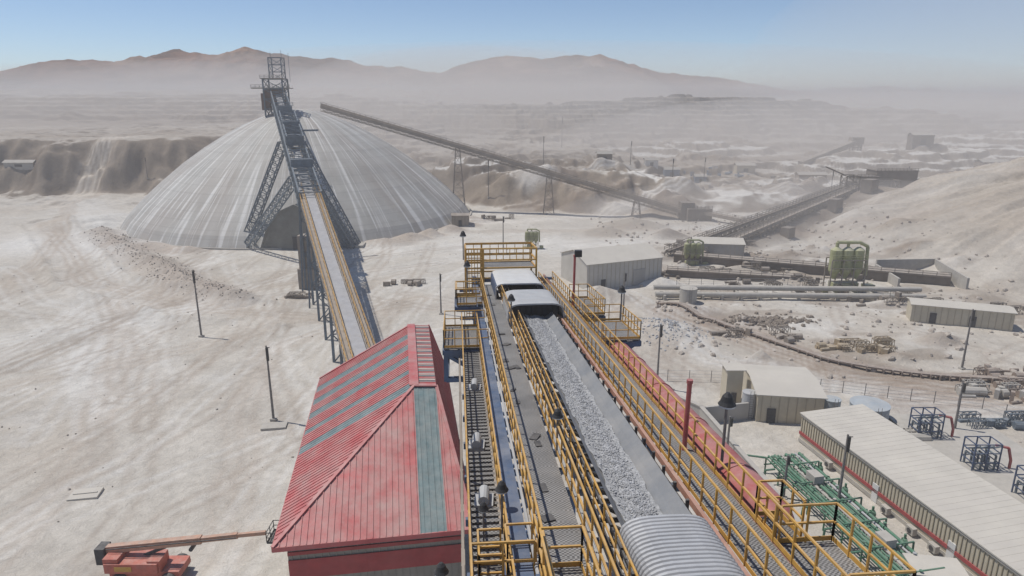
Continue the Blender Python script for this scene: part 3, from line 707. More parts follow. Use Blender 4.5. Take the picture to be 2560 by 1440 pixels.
for sg,bx in ((-1,-83.5),(1,-48.4)):
    mb=MB(); mb.truss(top+V(sg*2.6,0,0),V(bx,208.5,0),2.4,2.4,15,.24); mb.done('support_leg',M_bluegrey,fc)
    mb=MB(); q=Fd(.50,0,-3.0); mb.truss(q+V(sg*2.2,0,0),V(bx+(1.5 if sg<0 else -1.0),206.5,0),2.0,2.0,13,.22); mb.done('support_leg',M_bluegrey,fc)
for bx in (-83.5,-48.4):
    mb=MB(); mb.box((bx,208,-.3),(5,5,1.1)); mb.done('footing',M_conc,fc)
mb=MB(); mb.beam((-81,205.6,.35),(-51,205.6,.35),.8,.8); mb.done('tie_beam',M_bluegrey,fc)
for t,wd in ((.385,2.6),(.31,2.2),(.24,2.2),(.17,2.2),(.10,2.2),(.03,2.2)):
    mb=MB()
    p=Fd(t,0,-1.4); a0,a1=Fd(t,-wd,-1.4),Fd(t,wd,-1.4)
    for q in (a0,a1):
        mb.beam(q,(q.x,q.y,-.2),.4)
        if t>.3: mb.beam(q,(q.x,q.y-3,-.2),.3)
    nb=max(1,int(p.z/4))
    for k in range(nb):
        z0=p.z*k/nb; z1=p.z*(k+1)/nb; mb.beam((a0.x,a0.y,z0),(a1.x,a1.y,z1),.2); mb.beam((a1.x,a1.y,z0),(a0.x,a0.y,z1),.2); mb.beam((a0.x,a0.y,z1),(a1.x,a1.y,z1),.2)
    mb.done('trestle',M_bluegrey,fc)
mb=MB(); p=Fd(.385,0,0); mb.box((p.x-2.2,p.y+1,0),(4,4,5)); mb.box((p.x-2.2,p.y+1,5),(3.2,3.2,8)); mb.done('take_up_tower',M_brownsteel,fc)

tw=thing('head_tower',(-87.5,262,38),'dark steel head tower with mast standing over the dome apex','tower')
mb=MB(); mb.truss((-87.0,262,37),(-87.0,262,51),7,6.5,4,.35); mb.truss((-86.0,262,51),(-86.0,262,58.5),4.6,4,3,.22)
mb.tube((-84,262,58),(-84,262,61),.08,6); mb.tube((-88,262,58),(-88,262,60.3),.08,6); mb.tube((-81.5,262,50),(-81.5,262,60),.07,6)
mb.done('tower_frame',M_bluegrey,tw)
mb=MB(); mb.box((-88,262,42.5),(6,5,5)); mb.box((-85,261,39.5),(5,4,4)); mb.box((-90.6,261.5,40),(3,3,6)); mb.done('head_house',mat('brown_cladding',(0.15,0.09,0.075),0.8,1,.3,dust=.15),tw)
mb=MB(); mb.box((-88,261,47.6),(14,4.5,.3)); mb.box((-87,260.5,51),(8,6,.25)); mb.rail([(-95,258.8,47.9),(-81,258.8,47.9)],sp=1.5,t=.12); mb.rail([(-91,257.6,51.2),(-83,257.6,51.2)],sp=1.5,t=.12); mb.done('service_deck',M_brownsteel,tw)

oc=thing('overland_conveyor',(20,265,0),'long dusty brown covered conveyor on slender trestles','conveyor')
a,b=V(-78,290,41),V(66.5,256,2.5)
M_og=mat('overland_gallery_sheet',(0.31,0.255,0.205),.8,.5,.2,dust=.3)
mb=MB(); mb.beam(a,b,3.0,1.2); mb.beam(a+V(0,0,.8),b+V(0,0,.8),1.8,.4); mb.done('gallery',M_og,oc)
mb=MB(); mb.rail([a+V(0,-1.7,.65),b+V(0,-1.7,.65)],sp=2.5,t=.12,toe=False); mb.truss(a-V(0,0,1.3),b-V(0,0,1.3),2.4,1.2,50,.14); mb.done('lattice_girder',M_brownsteel,oc)
for t in (.39,.64,.87):
    mb=MB(); p=a.lerp(b,t); zz=H(p.x,p.y); wd=1.0+max(1,(p.z-zz))*.10
    mb.truss(p+V(0,0,-.9),(p.x,p.y,zz-.4),1.6,1.4,max(2,int((p.z-zz)/3)),.16,w2=1.6+wd,h2=1.6+wd); mb.done('trestle',M_brownsteel,oc)
M_dkb=mat('dark_brown_sheet',(0.15,0.122,0.10),.8,.5,.25,dust=.2)  # one even dark brown for distant steel and sheds
mb=MB(); mb.box((70,255,-.5),(9,6,5)); mb.box((66,257,-.5),(5,5,7)); mb.rail([(66,252,4.6),(74.5,252,4.6)],sp=1.5,t=.12); mb.done('transfer_house',M_dkb,oc)
mb=MB(); mb.beam((72,253,3),(88,240,1.2),2.2,1.2); mb.rail([(72,251.8,3.4),(88,238.8,1.8)],sp=2,t=.12); mb.done('gallery',M_og,oc)

ic=thing('incline_conveyor',(100,240,0),'long low dusty inclined conveyors leading up to a transfer station','conveyor')
for off,z0,mm in ((-1,1.8,M_dkb),(5,1.5,M_brownsteel)):
    a,b=V(46+off,192-off*.9,z0),V(142+off,282,11.0)
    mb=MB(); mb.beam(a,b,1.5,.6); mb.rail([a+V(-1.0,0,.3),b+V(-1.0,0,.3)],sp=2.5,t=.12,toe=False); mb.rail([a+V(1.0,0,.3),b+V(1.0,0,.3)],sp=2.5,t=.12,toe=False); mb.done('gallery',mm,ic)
    mb=MB(); mb.truss(a-V(0,0,1.2),b-V(0,0,1.6),1.8,1.8,44,.2); mb.done('lattice_girder',M_dkb,ic)
    for k in range(2,15):
        mb=MB(); p=a.lerp(b,k/15); zb=H(p.x,p.y)-.5
        mb.beam(p,(p.x,p.y,zb),.4); mb.beam(p+V(1.4,0,-.4),(p.x+2.4,p.y,zb),.3); mb.beam((p.x,p.y,(p.z+zb)/2),(p.x+2,p.y,(p.z+zb)/2),.2); mb.done('trestle',M_dkb,ic)
for k,(t,s_) in enumerate(((.35,(4,3,3)),(.62,(5,3,3.5)),(.85,(6,4,4)))):
    mb=MB(); p=V(50,192,2).lerp(V(146,282,10),t); mb.box((p.x+6,p.y-5,H(p.x+6,p.y-5)-1),(s_[0],s_[1],s_[2]+1),.7); mb.done('drive_house',M_dkb,ic)
ts=thing('transfer_station',(156,286,4),'dusty brown steel transfer station with box houses','transfer station')
for c_,s_ in (((160,290,7),(17,9,8)),((146,285,6),(9,7,7)),((172,287,6),(8,6,5)),((138,276,8),(5,5,4)),((152,283,4),(5,4,5)),((166,284,5),(4,3,3))):
    mb=MB(); mb.box(c_,s_); mb.box((c_[0],c_[1],c_[2]+s_[2]),(s_[0]+.6,s_[1]+.6,.3)); mb.rail([(c_[0]-s_[0]/2,c_[1]-s_[1]/2,c_[2]+s_[2]),(c_[0]+s_[0]/2,c_[1]-s_[1]/2,c_[2]+s_[2])],sp=1.5,t=.13); mb.done('house',M_dkb,ts)
mb=MB(); mb.truss((150,280,2),(150,280,12),14,6,2,.5); mb.done('steel_frame',M_dkb,ts)
mb=MB(); mb.truss((133,270,2),(133,270,15),5,5,4,.3); mb.beam((131,270,15),(120,264,19),.35); mb.done('crane_frame',M_dkb,ts)
us=thing('stacker_conveyor',(200,400,H(200,400)),'dusty stacker conveyor rising above pale spoil','conveyor')
a=V(165,395,H(165,395)+1); b=V(205,415,H(205,415)+9)
mb=MB(); mb.beam(a,b,4,1.4); mb.truss(a-V(0,0,1.4),b-V(0,0,1.4),3,1.6,10,.3); mb.done('gallery',M_brownsteel,us)
mb=MB(); mb.truss(b-V(0,0,1),V(b.x,b.y,H(b.x,b.y)-1),5,4,3,.4); mb.box(b-V(0,0,2),(7,5,4)); mb.done('support_frame',M_brownsteel,us)
M_bluebox=mat('faded_blue_box',(0.12,0.19,0.28),.7,1,.2,dust=.25)
for (x,y,w,d,h,lab,wm) in ((128,380,10,6,4,'small dusty shed on a bench',M_cream),(86,372,8,5,3.5,'small faded blue container shed',M_bluebox),(76,378,7,5,3,'small pale shed on a bench',M_white),(100,366,6,5,3,'small faded blue container shed',M_bluebox),(232,396,12,6,6,'dusty crusher house on a terrace',M_dkb),(196,330,16,7,4,'long dusty brown plant shed',M_dkb),(150,345,14,5,3.5,'low dusty brown plant shed',M_brownsteel),(250,360,14,7,5,'dusty brown plant building on spoil',M_brownsteel),(300,380,20,8,6,'long dusty brown plant building',M_dkb),(-236,332,14,4,2,'low pale building on the bench',M_conc),(180,300,7,5,3,'small pale cabin beside the transfer station',M_cream),(120,318,8,5,3,'small dusty cabin on a bench',M_greybld),(44,330,7,4,3,'small dusty cabin on a bench',M_brownsteel)):
    z=H(x,y)
    t=thing('shed',(x,y,z),lab,'shed','distant plant sheds')
    mb=MB(); mb.box((x,y,z-3),(w,d,h+3)); mb.done('wall',wm,t)
    mb=MB(); mb.face([(x-w/2-.5,y-d/2-.5,z+h),(x+w/2+.5,y-d/2-.5,z+h),(x+w/2+.5,y,z+h+1.2),(x-w/2-.5,y,z+h+1.2)]); mb.face([(x-w/2-.5,y,z+h+1.2),(x+w/2+.5,y,z+h+1.2),(x+w/2+.5,y+d/2+.5,z+h),(x-w/2-.5,y+d/2+.5,z+h)]); mb.done('roof',M_conc,t)
    mb=MB(); mb.box((x,y-d/2-.06,z),(w*.25,.1,h*.6)); mb.done('door',M_dark,t)

def gable(name,c,size,rot,h,rise,wm,rm,label,cat,doors=(),ribs=True,group=None):
    cx,cy=c; w,d=size; co,si=math.cos(rot),math.sin(rot)
    def P(x,y,z): return V(cx+x*co-y*si,cy+x*si+y*co,z)
    t=thing(name,(cx,cy,0),label,cat,group)
    mb=MB(); b=[P(-w/2,-d/2,-.3),P(w/2,-d/2,-.3),P(w/2,d/2,-.3),P(-w/2,d/2,-.3)]
    mb._hex(b+[V(p.x,p.y,h) for p in b],0)
    for s_ in (-1,1): mb.face([P(s_*w/2,-d/2,h),P(s_*w/2,d/2,h),P(s_*w/2,0,h+rise)])
    if ribs:
        k=-w/2+.6
        while k<w/2: mb.beam(P(k,-d/2-.03,0),P(k,-d/2-.03,h),.10,.05,1); k+=1.2
    mb.done('wall',[wm,M_creamrib],t)
    mb=MB(); o=.3
    for s_ in (-1,1):
        q=[P(-w/2-o,s_*(d/2+o),h-rise*o/(d/2)),P(w/2+o,s_*(d/2+o),h-rise*o/(d/2)),P(w/2+o,0,h+rise),P(-w/2-o,0,h+rise)]
        mb._hex([p+V(0,0,.03) for p in q]+[p+V(0,0,.15) for p in q],0)
    mb.done('roof',rm,t)
    for (x,wd,hh) in doors:
        mb=MB(); mb.box(P(x,-d/2-.1,0),(wd,.12,hh),rot); mb.done('door',M_greybld if wd>2 else M_dark,t)
    return t,P
gable('warehouse',(25,168),(21,14),math.radians(22),6.4,2.2,M_beigebld,M_creamroof,'large beige sheet metal warehouse dusted pale','warehouse',doors=((4,3.4,4.0),(-6,1.2,2.4)))
gable('shed',(60,196),(14,9),math.radians(-8),4.2,1.0,M_greybld,M_creamroof,'low grey sheet metal shed','shed',doors=((0,3,3),))
gable('site_building',(40.2,94),(9,11),math.radians(-8),4.2,.6,M_cream,M_creamroof,'cream walled building with dusty pale roof','building',doors=((-2.5,1.2,2.2),))
gable('container_building',(92,134),(18,5),math.radians(-20),3.6,.4,M_cream,M_creamroof,'beige prefabricated building with dusty roof','building',doors=((2,1.2,2.2),(-5,1.2,2.2)))
gable('container_building',(108,122),(14,5),math.radians(-20),2.8,.3,M_greybld,M_conc,'low dusty grey container building','building',doors=((2,1.2,2.2),),ribs=False)
gable('kiosk',(33.4,96),(2.4,2.6),0,5.6,.1,M_cream,M_creamroof,'tall narrow cream kiosk','kiosk',doors=((0,.8,2),),ribs=False)
gable('shed',(-18.5,243),(6,4),0,4,.5,M_brownsteel,M_brownsteel,'small brown shed beside the dome','shed',doors=((0,1.2,2.4),))
gable('prefab_cabin',(39.8,54.6),(4.2,2.6),math.radians(-10),2.4,.08,M_white,M_creamroof,'small white flat roofed cabin','cabin',doors=((0.8,.8,2),),ribs=False)

fa=V(38.9,83.5,0); dr=Vector((5.5,-27,0)).normalized(); nr=Vector((-dr.y,dr.x,0))
LB=46; WB=9.0; HB=4.0
def O(s_,w,z): return fa+dr*s_+nr*w+V(0,0,z)
ob_=thing('office_block',O(LB/2,WB/2,0),'long cream modular office block with ribbed facade and red band','office building')
mb=MB(); c=[O(0,0,-.2),O(LB,0,-.2),O(LB,WB,-.2),O(0,WB,-.2)]; mb._hex([c[0],c[3],c[2],c[1]]+[V(p.x,p.y,HB) for p in (c[0],c[3],c[2],c[1])],0)
mb.done('wall',M_cream,ob_)
mb=MB(); k=.3
while k<LB: mb.beam(O(k,-.05,1.6),O(k,-.05,HB-.25),.08,.10); k+=.5
mb.done('facade_rib',mat('facade_rib_tan',(0.36,0.31,0.22),.8,1,.1),ob_)
mb=MB(); mb.beam(O(0,-.10,1.35),O(LB,-.10,1.35),.12,.42); mb.done('red_band',M_redband,ob_)
mb=MB(); mb.beam(O(0,-.09,HB-.15),O(LB,-.09,HB-.15),.16,.22); mb.beam(O(0,-.07,.3),O(LB,-.07,.3),.1,.5); mb.done('fascia',M_conc,ob_)
mb=MB(); q=[O(-.2,-.25,HB+.03),O(LB,-.25,HB+.03),O(LB,WB+.25,HB+.35),O(-.2,WB+.25,HB+.35)]
mb._hex([q[0],q[3],q[2],q[1]]+[p+V(0,0,.14) for p in (q[0],q[3],q[2],q[1])],0)
k=.6
while k<LB: mb.beam(O(k,-.2,HB+.175),O(k,WB+.2,HB+.495),.04,.02); k+=.9
mb.done('roof',M_creamroof,ob_)
rt=math.atan2(dr.y,dr.x)
for s_ in (14.6,25.4):
    mb=MB(); mb.box(O(s_,-.09,0.0),(0.9,.14,2.2),rt); mb.done('door',M_white,ob_)
ac=None
for k,s_ in enumerate((7.2,17.2,21.0,24.0)):
    p=O(s_,-.75,.3)
    if ac is None:
        ac=thing('air_conditioner',p,'white boxed air conditioning unit on the office wall','air conditioner','wall air conditioners')
        mb=MB(); mb.box(p,(1.0,.55,.8),rt); mb.beam(p,p+V(.55,.1,0),.05); mb.done('casing',M_conc,ac)
        mb=MB(); q=p-Vector((nr.x,nr.y,0))*.3+V(0,0,.4); mb.tube(q,q-nr*.04,.28,12); mb.done('fan_grille',M_dark,ac)
    else: dup(ac,p)
def tank(c,r,h,m,label,name='storage_tank'):
    t=thing(name,c,label,'tank'); c=V(*c)
    mb=MB(); mb.tube(c,c+V(0,0,h),r,28); mb.tube(c+V(0,0,h),c+V(0,0,h+r*.12),r,28,r2=.15); mb.done('shell',m,t)
    for z in (h*.98,.1):
        mb=MB(); mb.tube(c+V(0,0,z),c+V(0,0,z+.12),r*1.03,28); mb.done('rim',m,t)
    mb=MB()
    for sg in (-.25,.25): mb.beam(c+V(sg,-r-.15,0),c+V(sg,-r-.15,h+.6),.05)
    k=.3
    while k<h: mb.beam(c+V(-.25,-r-.15,k),c+V(.25,-r-.15,k),.04); k+=.35
    mb.done('ladder',M_greypole,t); return t
tank((51.5,90,0),2.6,2.4,M_tank,'pale blue grey round storage tank')
tank((47.0,92,0),1.2,2.2,M_tank,'small pale blue round tank')
tank((34.4,91,0),1.0,3.8,M_galv,'slim grey vertical tank beside the cream building')
tank((39.8,148,0),1.9,3.4,M_conc,'small concrete coloured tank beside the pipeline')

def skid(c,label,fm=M_blue):
    c=V(*c); t=thing('pipe_skid',c,label,'pipe skid','pipework skids on the concrete pad')
    mb=MB()
    for k in range(3):
        for j in range(2): mb.beam(c+V(-1.6+k*1.6,-1.1+j*2.2,0),c+V(-1.6+k*1.6,-1.1+j*2.2,3.8),.13)
    for z in (1.3,2.6,3.8):
        for j in (-1.1,1.1): mb.beam(c+V(-1.6,j,z),c+V(1.6,j,z),.11)
        for k in range(3): mb.beam(c+V(-1.6+k*1.6,-1.1,z),c+V(-1.6+k*1.6,1.1,z),.11)
    mb.done('frame',fm,t)
    mb=MB()
    for k in range(4):
        x=-1.3+k*.85; mb.path([c+V(x,-.9,.2),c+V(x,-.9,1.9+.3*(k%2)),c+V(x,.9,1.9+.3*(k%2)),c+V(x,.9,.3)],.13,10); mb.tube(c+V(x,-.9,1.0),c+V(x,-.9,1.25),.23,10)
        mb.path([c+V(x,.9,2.3),c+V(x,-.5,3.1),c+V(x+.4,-.9,3.5)],.1,8)
    mb.done('manifold',M_bluegrey,t)
    mb=MB(); mb.path([c+V(1.6,0,3.2),c+V(3.0,-.4,3.0),c+V(3.4,-.6,1.4),c+V(3.4,-.6,0)],.17,10); mb.done('red_pipe',M_redp,t)
    return t
s0=skid((56.6,84.8,0),'dark blue framed pipework skid with red outlet pipe')
dup(s0,(58.6,76.5,0)); dup(s0,(60.2,69.5,0))
pad=MB(); pad.box((61,78,-.2),(13,26,.5)); o=pad.done('concrete_pad',M_conc,None,origin=(61,78,0)); o['label']='pale concrete equipment pad'; o['category']='concrete pad'

wall=thing('retaining_wall',(28,78,0),'grey concrete bund wall with pale coping','wall')
P_=[V(24.5,92,0),V(26.8,88.6,0),V(29.2,68.6,0),V(30.6,40,0)]
mb=MB()
for a,b in zip(P_[:-1],P_[1:]): mb.beam(a+V(0,0,1.3),b+V(0,0,1.3),.35,2.6)
mb.beam(V(27.4,88.6,1.3),V(34,90,1.3),.35,2.6)
mb.done('wall_face',M_greybld,wall)
mb=MB()
for a,b in zip(P_[:-1],P_[1:]): mb.beam(a+V(0,0,2.7),b+V(0,0,2.7),.6,.14)
mb.done('coping',M_conc,wall)
pr=thing('pipe_rack',(36,66,0),'dusty green pipe rack with spread parallel process pipes','pipe rack')
a,b=V(31.4,75.5,0),V(37.6,40,0); dd_=(b-a).normalized(); nn=Vector((-dd_.y,dd_.x,0))
mb=MB()
for k in range(13):
    p=a.lerp(b,k/12)
    for w in (0,2.4,4.8): mb.beam(p+nn*w,p+nn*w+V(0,0,2.0),.14)
    for z in (1.1,2.0): mb.beam(p-nn*.2+V(0,0,z),p+nn*5.0+V(0,0,z),.13)
for w in (0,4.8): mb.beam(a+nn*w+V(0,0,2.0),b+nn*w+V(0,0,2.0),.12)
mb.done('rack_frame',M_greenp,pr)
for k,(w,r,z,mm) in enumerate(((.3,.14,2.2,M_greenp),(.7,.09,2.17,M_greenp),(1.1,.17,2.22,M_greenp),(1.55,.1,2.2,M_greenp),(2.0,.12,2.2,M_conc),(2.6,.18,2.24,M_greenp),(3.0,.1,2.17,M_greenp),(3.4,.13,2.2,M_greenp),(3.9,.12,2.2,M_galv),(4.4,.18,2.22,M_greenp),(.7,.13,1.3,M_greenp),(1.6,.13,1.3,M_greenp),(2.8,.15,1.3,M_conc),(3.8,.13,1.3,M_greenp))):
    mb=MB(); mb.tube(a+nn*w+V(0,0,z),b+nn*w+V(0,0,z),r,8)
    for j in range(7):
        p=a.lerp(b,(j+.5*((k+j)%2)+.2)/7.5)+nn*w+V(0,0,z); mb.tube(p,p+dd_*.12,r*1.6,8)
        if (j+k)%3==0: mb.tube(p,p+V(0,0,.5),.05,6); mb.tube(p+V(0,0,.5),p+V(0,0,.55),.18,8)
    mb.done('process_pipe',mm,pr)
for k in range(9):
    mb=MB(); p=a.lerp(b,(k+.6)/9.2); mb.path([p+nn*(-.2)+V(0,0,1.8),p+nn*(-1.4)+V(0,0,1.8),p+nn*(-1.5)+V(0,0,.4)],.12,8); mb.done('branch_pipe',M_greenp,pr)
    mb=MB(); mb.path([p+dd_*.5+nn*.3+V(0,0,2.5),p+dd_*.5+nn*5.2+V(0,0,2.6),p+dd_*.5+nn*5.3+V(0,0,.3)],.1,8); mb.done('branch_pipe',M_greenp,pr)
    if k%3==1:
        mb=MB(); q=p+nn*2.4+V(0,0,2.4); mb.box(q,(1.6,1.2,.9),rt); mb.done('valve_box',M_conc,pr)
mb=MB(); mb.path([a+V(0,0,2.0),a+V(-3.4,1,2.0),a+V(-3.4,1,0)],.13,8); mb.done('branch_pipe',M_greenp,pr)
pm=None
for k in range(7):
    p=a.lerp(b,(k+.3)/7.5)+nn*6.0
    if pm is None:
        pm=thing('pump',p,'small grey pump set on a concrete plinth','pump','pumps beside the pipe rack')
        mb=MB(); mb.box(p,(1.8,.9,.35)); mb.done('plinth',M_conc,pm)
        mb=MB(); mb.tube(p+V(-.7,0,.75),p+V(.1,0,.75),.3,14); mb.tube(p+V(.1,0,.75),p+V(.3,0,.75),.12,10); mb.done('motor',M_galv,pm)
        mb=MB(); mb.tube(p+V(.3,0,.75),p+V(.7,0,.75),.38,14); mb.tube(p+V(.5,0,.75),p+V(.5,0,1.6),.13,10); mb.done('pump_casing',M_greenp,pm)
    else: dup(pm,p,random.uniform(-.3,.3))

pl=thing('pipeline',(63,153,0),'pair of large pale dusty pipes on low saddles','pipeline')
for z,y in ((2.2,153),(1.1,151)):
    mb=MB(); mb.tube((33,y,z),(94,y-2,z),.6,14); mb.done('pipe',M_conc,pl)
for k in range(14):
    mb=MB(); mb.box((35+k*4.4,152,-.3),(.5,4.5,1.4)); mb.done('saddle',M_conc,pl)
lw=thing('launder_channel',(75,176,0),'long low dusty channel structure with dark side','channel')
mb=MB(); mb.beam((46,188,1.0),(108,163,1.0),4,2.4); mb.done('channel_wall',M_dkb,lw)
mb=MB(); mb.beam((46,188,2.4),(108,163,2.4),4.6,.25); mb.rail([(45,185.9,2.5),(107,160.9,2.5)],sp=3,t=.11); mb.done('channel_top',M_brownsteel,lw)
lw=thing('launder_channel',(62,168,0),'low dark channel with dusty steel cover','channel')
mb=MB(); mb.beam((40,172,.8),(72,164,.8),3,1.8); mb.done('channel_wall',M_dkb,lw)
mb=MB(); mb.beam((40,172,1.8),(72,164,1.8),3.4,.2); mb.rail([(40,170.2,1.9),(72,162.2,1.9)],sp=2.5,t=.11); mb.done('channel_top',M_brownsteel,lw)
lw=thing('basin_wall',(100,167,0),'pale concrete basin walls','basin')
mb=MB(); mb.beam((94,160,1.2),(96,175,1.2),.5,2.4); mb.beam((96,175,1.8),(112,176,1.8),.5,3.6); mb.beam((112,176,1.8),(108,156,1.8),.5,3.6); mb.done('wall_face',M_conc,lw)

def plant(c,s_,label):
    c=V(*c); t=thing('filter_plant',c,label,'process plant','yellow green filter units')
    for dx in (-2.6,0,2.6):
        mb=MB(); q=c+V(dx,0,0)*s_; mb.tube(q+V(0,0,5.2)*s_,q+V(0,0,10.2)*s_,1.35*s_,18); mb.tube(q+V(0,0,5.2)*s_,q+V(0,0,3.2)*s_,1.35*s_,18,r2=.35*s_); mb.tube(q+V(0,0,10.2)*s_,q+V(0,0,10.9)*s_,1.35*s_,18,r2=.4*s_); mb.done('vessel',M_lime,t)
    mb=MB()
    for dx in (-4,-1.3,1.3,4):
        for dy in (-1.6,1.6): mb.beam(c+V(dx,dy,0)*s_,c+V(dx,dy,8)*s_,.24*s_)
    for z in (3,6,8):
        for dy in (-1.6,1.6): mb.beam(c+V(-4,dy,z)*s_,c+V(4,dy,z)*s_,.22*s_)
    mb.beam(c+V(-4,-1.6,0)*s_,c+V(-1.3,-1.6,3)*s_,.18*s_); mb.beam(c+V(4,-1.6,0)*s_,c+V(1.3,-1.6,3)*s_,.18*s_)
    mb.done('support_frame',M_brownsteel,t)
    mb=MB(); mb.box(c,(6*s_,2.6*s_,2.4*s_)); mb.tube(c+V(-5.5,-1,.8)*s_,c+V(-3.2,-1,.8)*s_,.8*s_,12); mb.box(c+V(6,0,0)*s_,(2.4*s_,2*s_,1.8*s_)); mb.done('pump_house',M_lime,t)
    mb=MB(); mb.path([c+V(-2.6,0,10.8)*s_,c+V(-2.6,0,12)*s_,c+V(2.6,0,12)*s_,c+V(4.6,0,11)*s_,c+V(4.9,0,4)*s_],.4*s_,10); mb.path([c+V(0,0,10.8)*s_,c+V(0,0,12)*s_],.35*s_,10); mb.rail([c+V(-4,-1.7,6.1)*s_,c+V(4,-1.7,6.1)*s_],sp=1.3,t=.1); mb.rail([c+V(-4,-1.7,8.1)*s_,c+V(4,-1.7,8.1)*s_],sp=1.3,t=.1); mb.done('duct',M_lime,t)
plant((79,157,0),1.0,'yellow green filter vessels with overhead ducting'); plant((49.5,183,0),.6,'small dusty yellow green filter unit'); plant((6,205,0),.5,'small dusty yellow green filter unit')

cc=thing('ground_conveyor',(58,112,0),'low rusty brown ground conveyor curving across the site','conveyor')
pts=[V(33,146,.6),V(36.3,141,.6),V(45.2,128,.6),V(52.6,116.6,.6),V(57,111,.6),V(68,105.6,.6),V(84,103,.6),V(110,101,.6)]
sm=[]
for i in range(len(pts)-1):
    p0=pts[max(0,i-1)];p1=pts[i];p2=pts[i+1];p3=pts[min(len(pts)-1,i+2)]
    for k in range(5):
        t=k/5; sm.append(.5*((2*p1)+(p2-p0)*t+(2*p0-5*p1+4*p2-p3)*t*t+(3*p1-p0-3*p2+p3)*t**3))
sm.append(pts[-1])
sm=[V(p.x,p.y,max(.6,H(p.x,p.y)+.5)) for p in sm]
M_rust=mat('rusty_brown_steel',(0.25,0.185,0.145),.85,2,.3,dust=.4)
mb=MB()
for a,b in zip(sm[:-1],sm[1:]): mb.beam(a,b,1.1,.3)
mb.done('belt_frame',M_rust,cc)
mb=MB()
for a,b in zip(sm[:-1],sm[1:]):
    n=max(1,int((b-a).length/1.3))
    for k in range(n): p=a.lerp(b,k/n); mb.box(p-V(0,0,.9),(1.6,.2,1.0),math.atan2((b-a).y,(b-a).x)+math.pi/2)
o=mb.done('sleeper_frame',M_rust,cc); o['kind']='stuff'
def cluster(c,n,sp,mt,label,name='equipment_stack'):
    c=V(c[0],c[1],H(c[0],c[1])); t=thing(name,c,label,'stored equipment')
    for k in range(n):
        mb=MB()
        q=c+V(random.uniform(-sp,sp),random.uniform(-sp*.4,sp*.4),0); q.z=H(q.x,q.y)-.05; w=random.uniform(.6,2); h=random.uniform(.5,1.8); nm='frame_piece'
        if k%3==0: mb.tube(q+V(0,0,h*.4),q+V(w*1.6,random.uniform(-.5,.5),h*.4),h*.4,10); nm='pipe_piece'
        elif k%3==1: mb.truss(q+V(0,0,h*.5),q+V(w*2,0.2,h*.5),.9,h,3,.1)
        else: mb.box(q,(w,random.uniform(.5,1.2),h),random.uniform(0,1.5)); nm='crate'
        mb.done(nm,mt,t)
    return t
M_och=mat('ochre_rusty_equipment',(0.36,0.27,0.16),.8,1,.3,dust=.4)
cluster((62,118),26,6,M_och,'dusty ochre frames and pipe pieces lying in the yard')
cluster((88,104),40,11,M_rust,'rusty brown pipes and steel stored in the yard')
cluster((84,95),22,9,M_rust,'rusty brown scrap lying on stained ground')
cluster((74,98),14,5,M_conc,'pale concrete blocks and pipes in the yard')
cluster((-50,152),8,3,M_brownsteel,'rusty boxes beside the conveyor trestle')
cluster((-27,163),10,4,M_brownsteel,'rusty plates and steel parts on the dusty ground')
cluster((46,172),24,9,M_dkb,'dark dusty steel parts beside the beige warehouse')
cluster((70,178),24,10,M_brownsteel,'dusty steel frames beside the channel')
cluster((92,170),24,9,M_dkb,'dark steel frames beside the basin')
cluster((66,159),26,14,M_dkb,'dark valves and frames behind the pipeline')
cluster((86,148),20,10,M_brownsteel,'dusty valves and frames beside the pipeline')
cluster((106,140),20,9,M_brownsteel,'dusty skips beside the beige building')
cluster((60,208),20,12,M_brownsteel,'dusty plant parts near the inclined conveyors')
cluster((46,124),12,8,M_brownsteel,'dusty steel offcuts beside the ground conveyor')
cluster((110,372),18,16,M_bluebox,'faded blue parked plant on a bench')
cluster((155,372),24,20,M_dkb,'dark dusty steel stored on a bench')
cluster((150,300),24,16,M_dkb,'dark steelwork below the transfer station')
cluster((100,255),20,16,M_dkb,'dark steelwork and pipes beside the inclined conveyors')
cluster((-8,255),10,7,M_brownsteel,'brown steel parts near the dome')
cluster((52,84),18,3,M_conc,'pale pipes and blocks behind the office block')
cluster((68,88),14,4,M_bluegrey,'grey blue pipework pieces on the pad')
def scatter(n,fn,name,label,m=M_rubble):
    D=[fn() for k in range(n)]
    zz=height(np.array([d[0] for d in D]),np.array([d[1] for d in D]))
    o=rocks([(d[0],d[1],float(z)+d[2]*.15) for d,z in zip(D,zz)],[d[2] for d in D],name,m); o['kind']='stuff'; o['label']=label; o['category']='rubble'
def fw():
    i=random.randrange(len(WIND)-1); t=random.random(); a,b=WIND[i],WIND[i+1]
    return a[0]+(b[0]-a[0])*t+random.gauss(0,3), a[1]+(b[1]-a[1])*t+random.gauss(0,3), random.choice((.1,.14,.2,.3))
scatter(800,fw,'rubble_windrow','line of tan broken rock along the haul road')
scatter(360,lambda:(random.gauss(52,4.5),random.gauss(134,1.6),random.choice((.3,.4,.6))),'rock_pile','brown grey rock heap in the yard',mat('brown_rock',(0.24,0.20,0.165),.95,2,.3))
scatter(900,lambda:(random.uniform(-150,130),random.uniform(58,250),random.choice((.06,.1,.14,.2))),'loose_stones','loose pale stones scattered on dusty ground')
scatter(900,lambda:(random.uniform(30,125),random.uniform(104,260),random.choice((.2,.3,.45,.7))),'yard_rubble','brown broken rubble strewn through the plant yard')
scatter(300,lambda:(random.gauss(30,4),random.gauss(127,4),random.choice((.12,.2,.3))),'gravel_heap','grey gravel heap',M_rock)

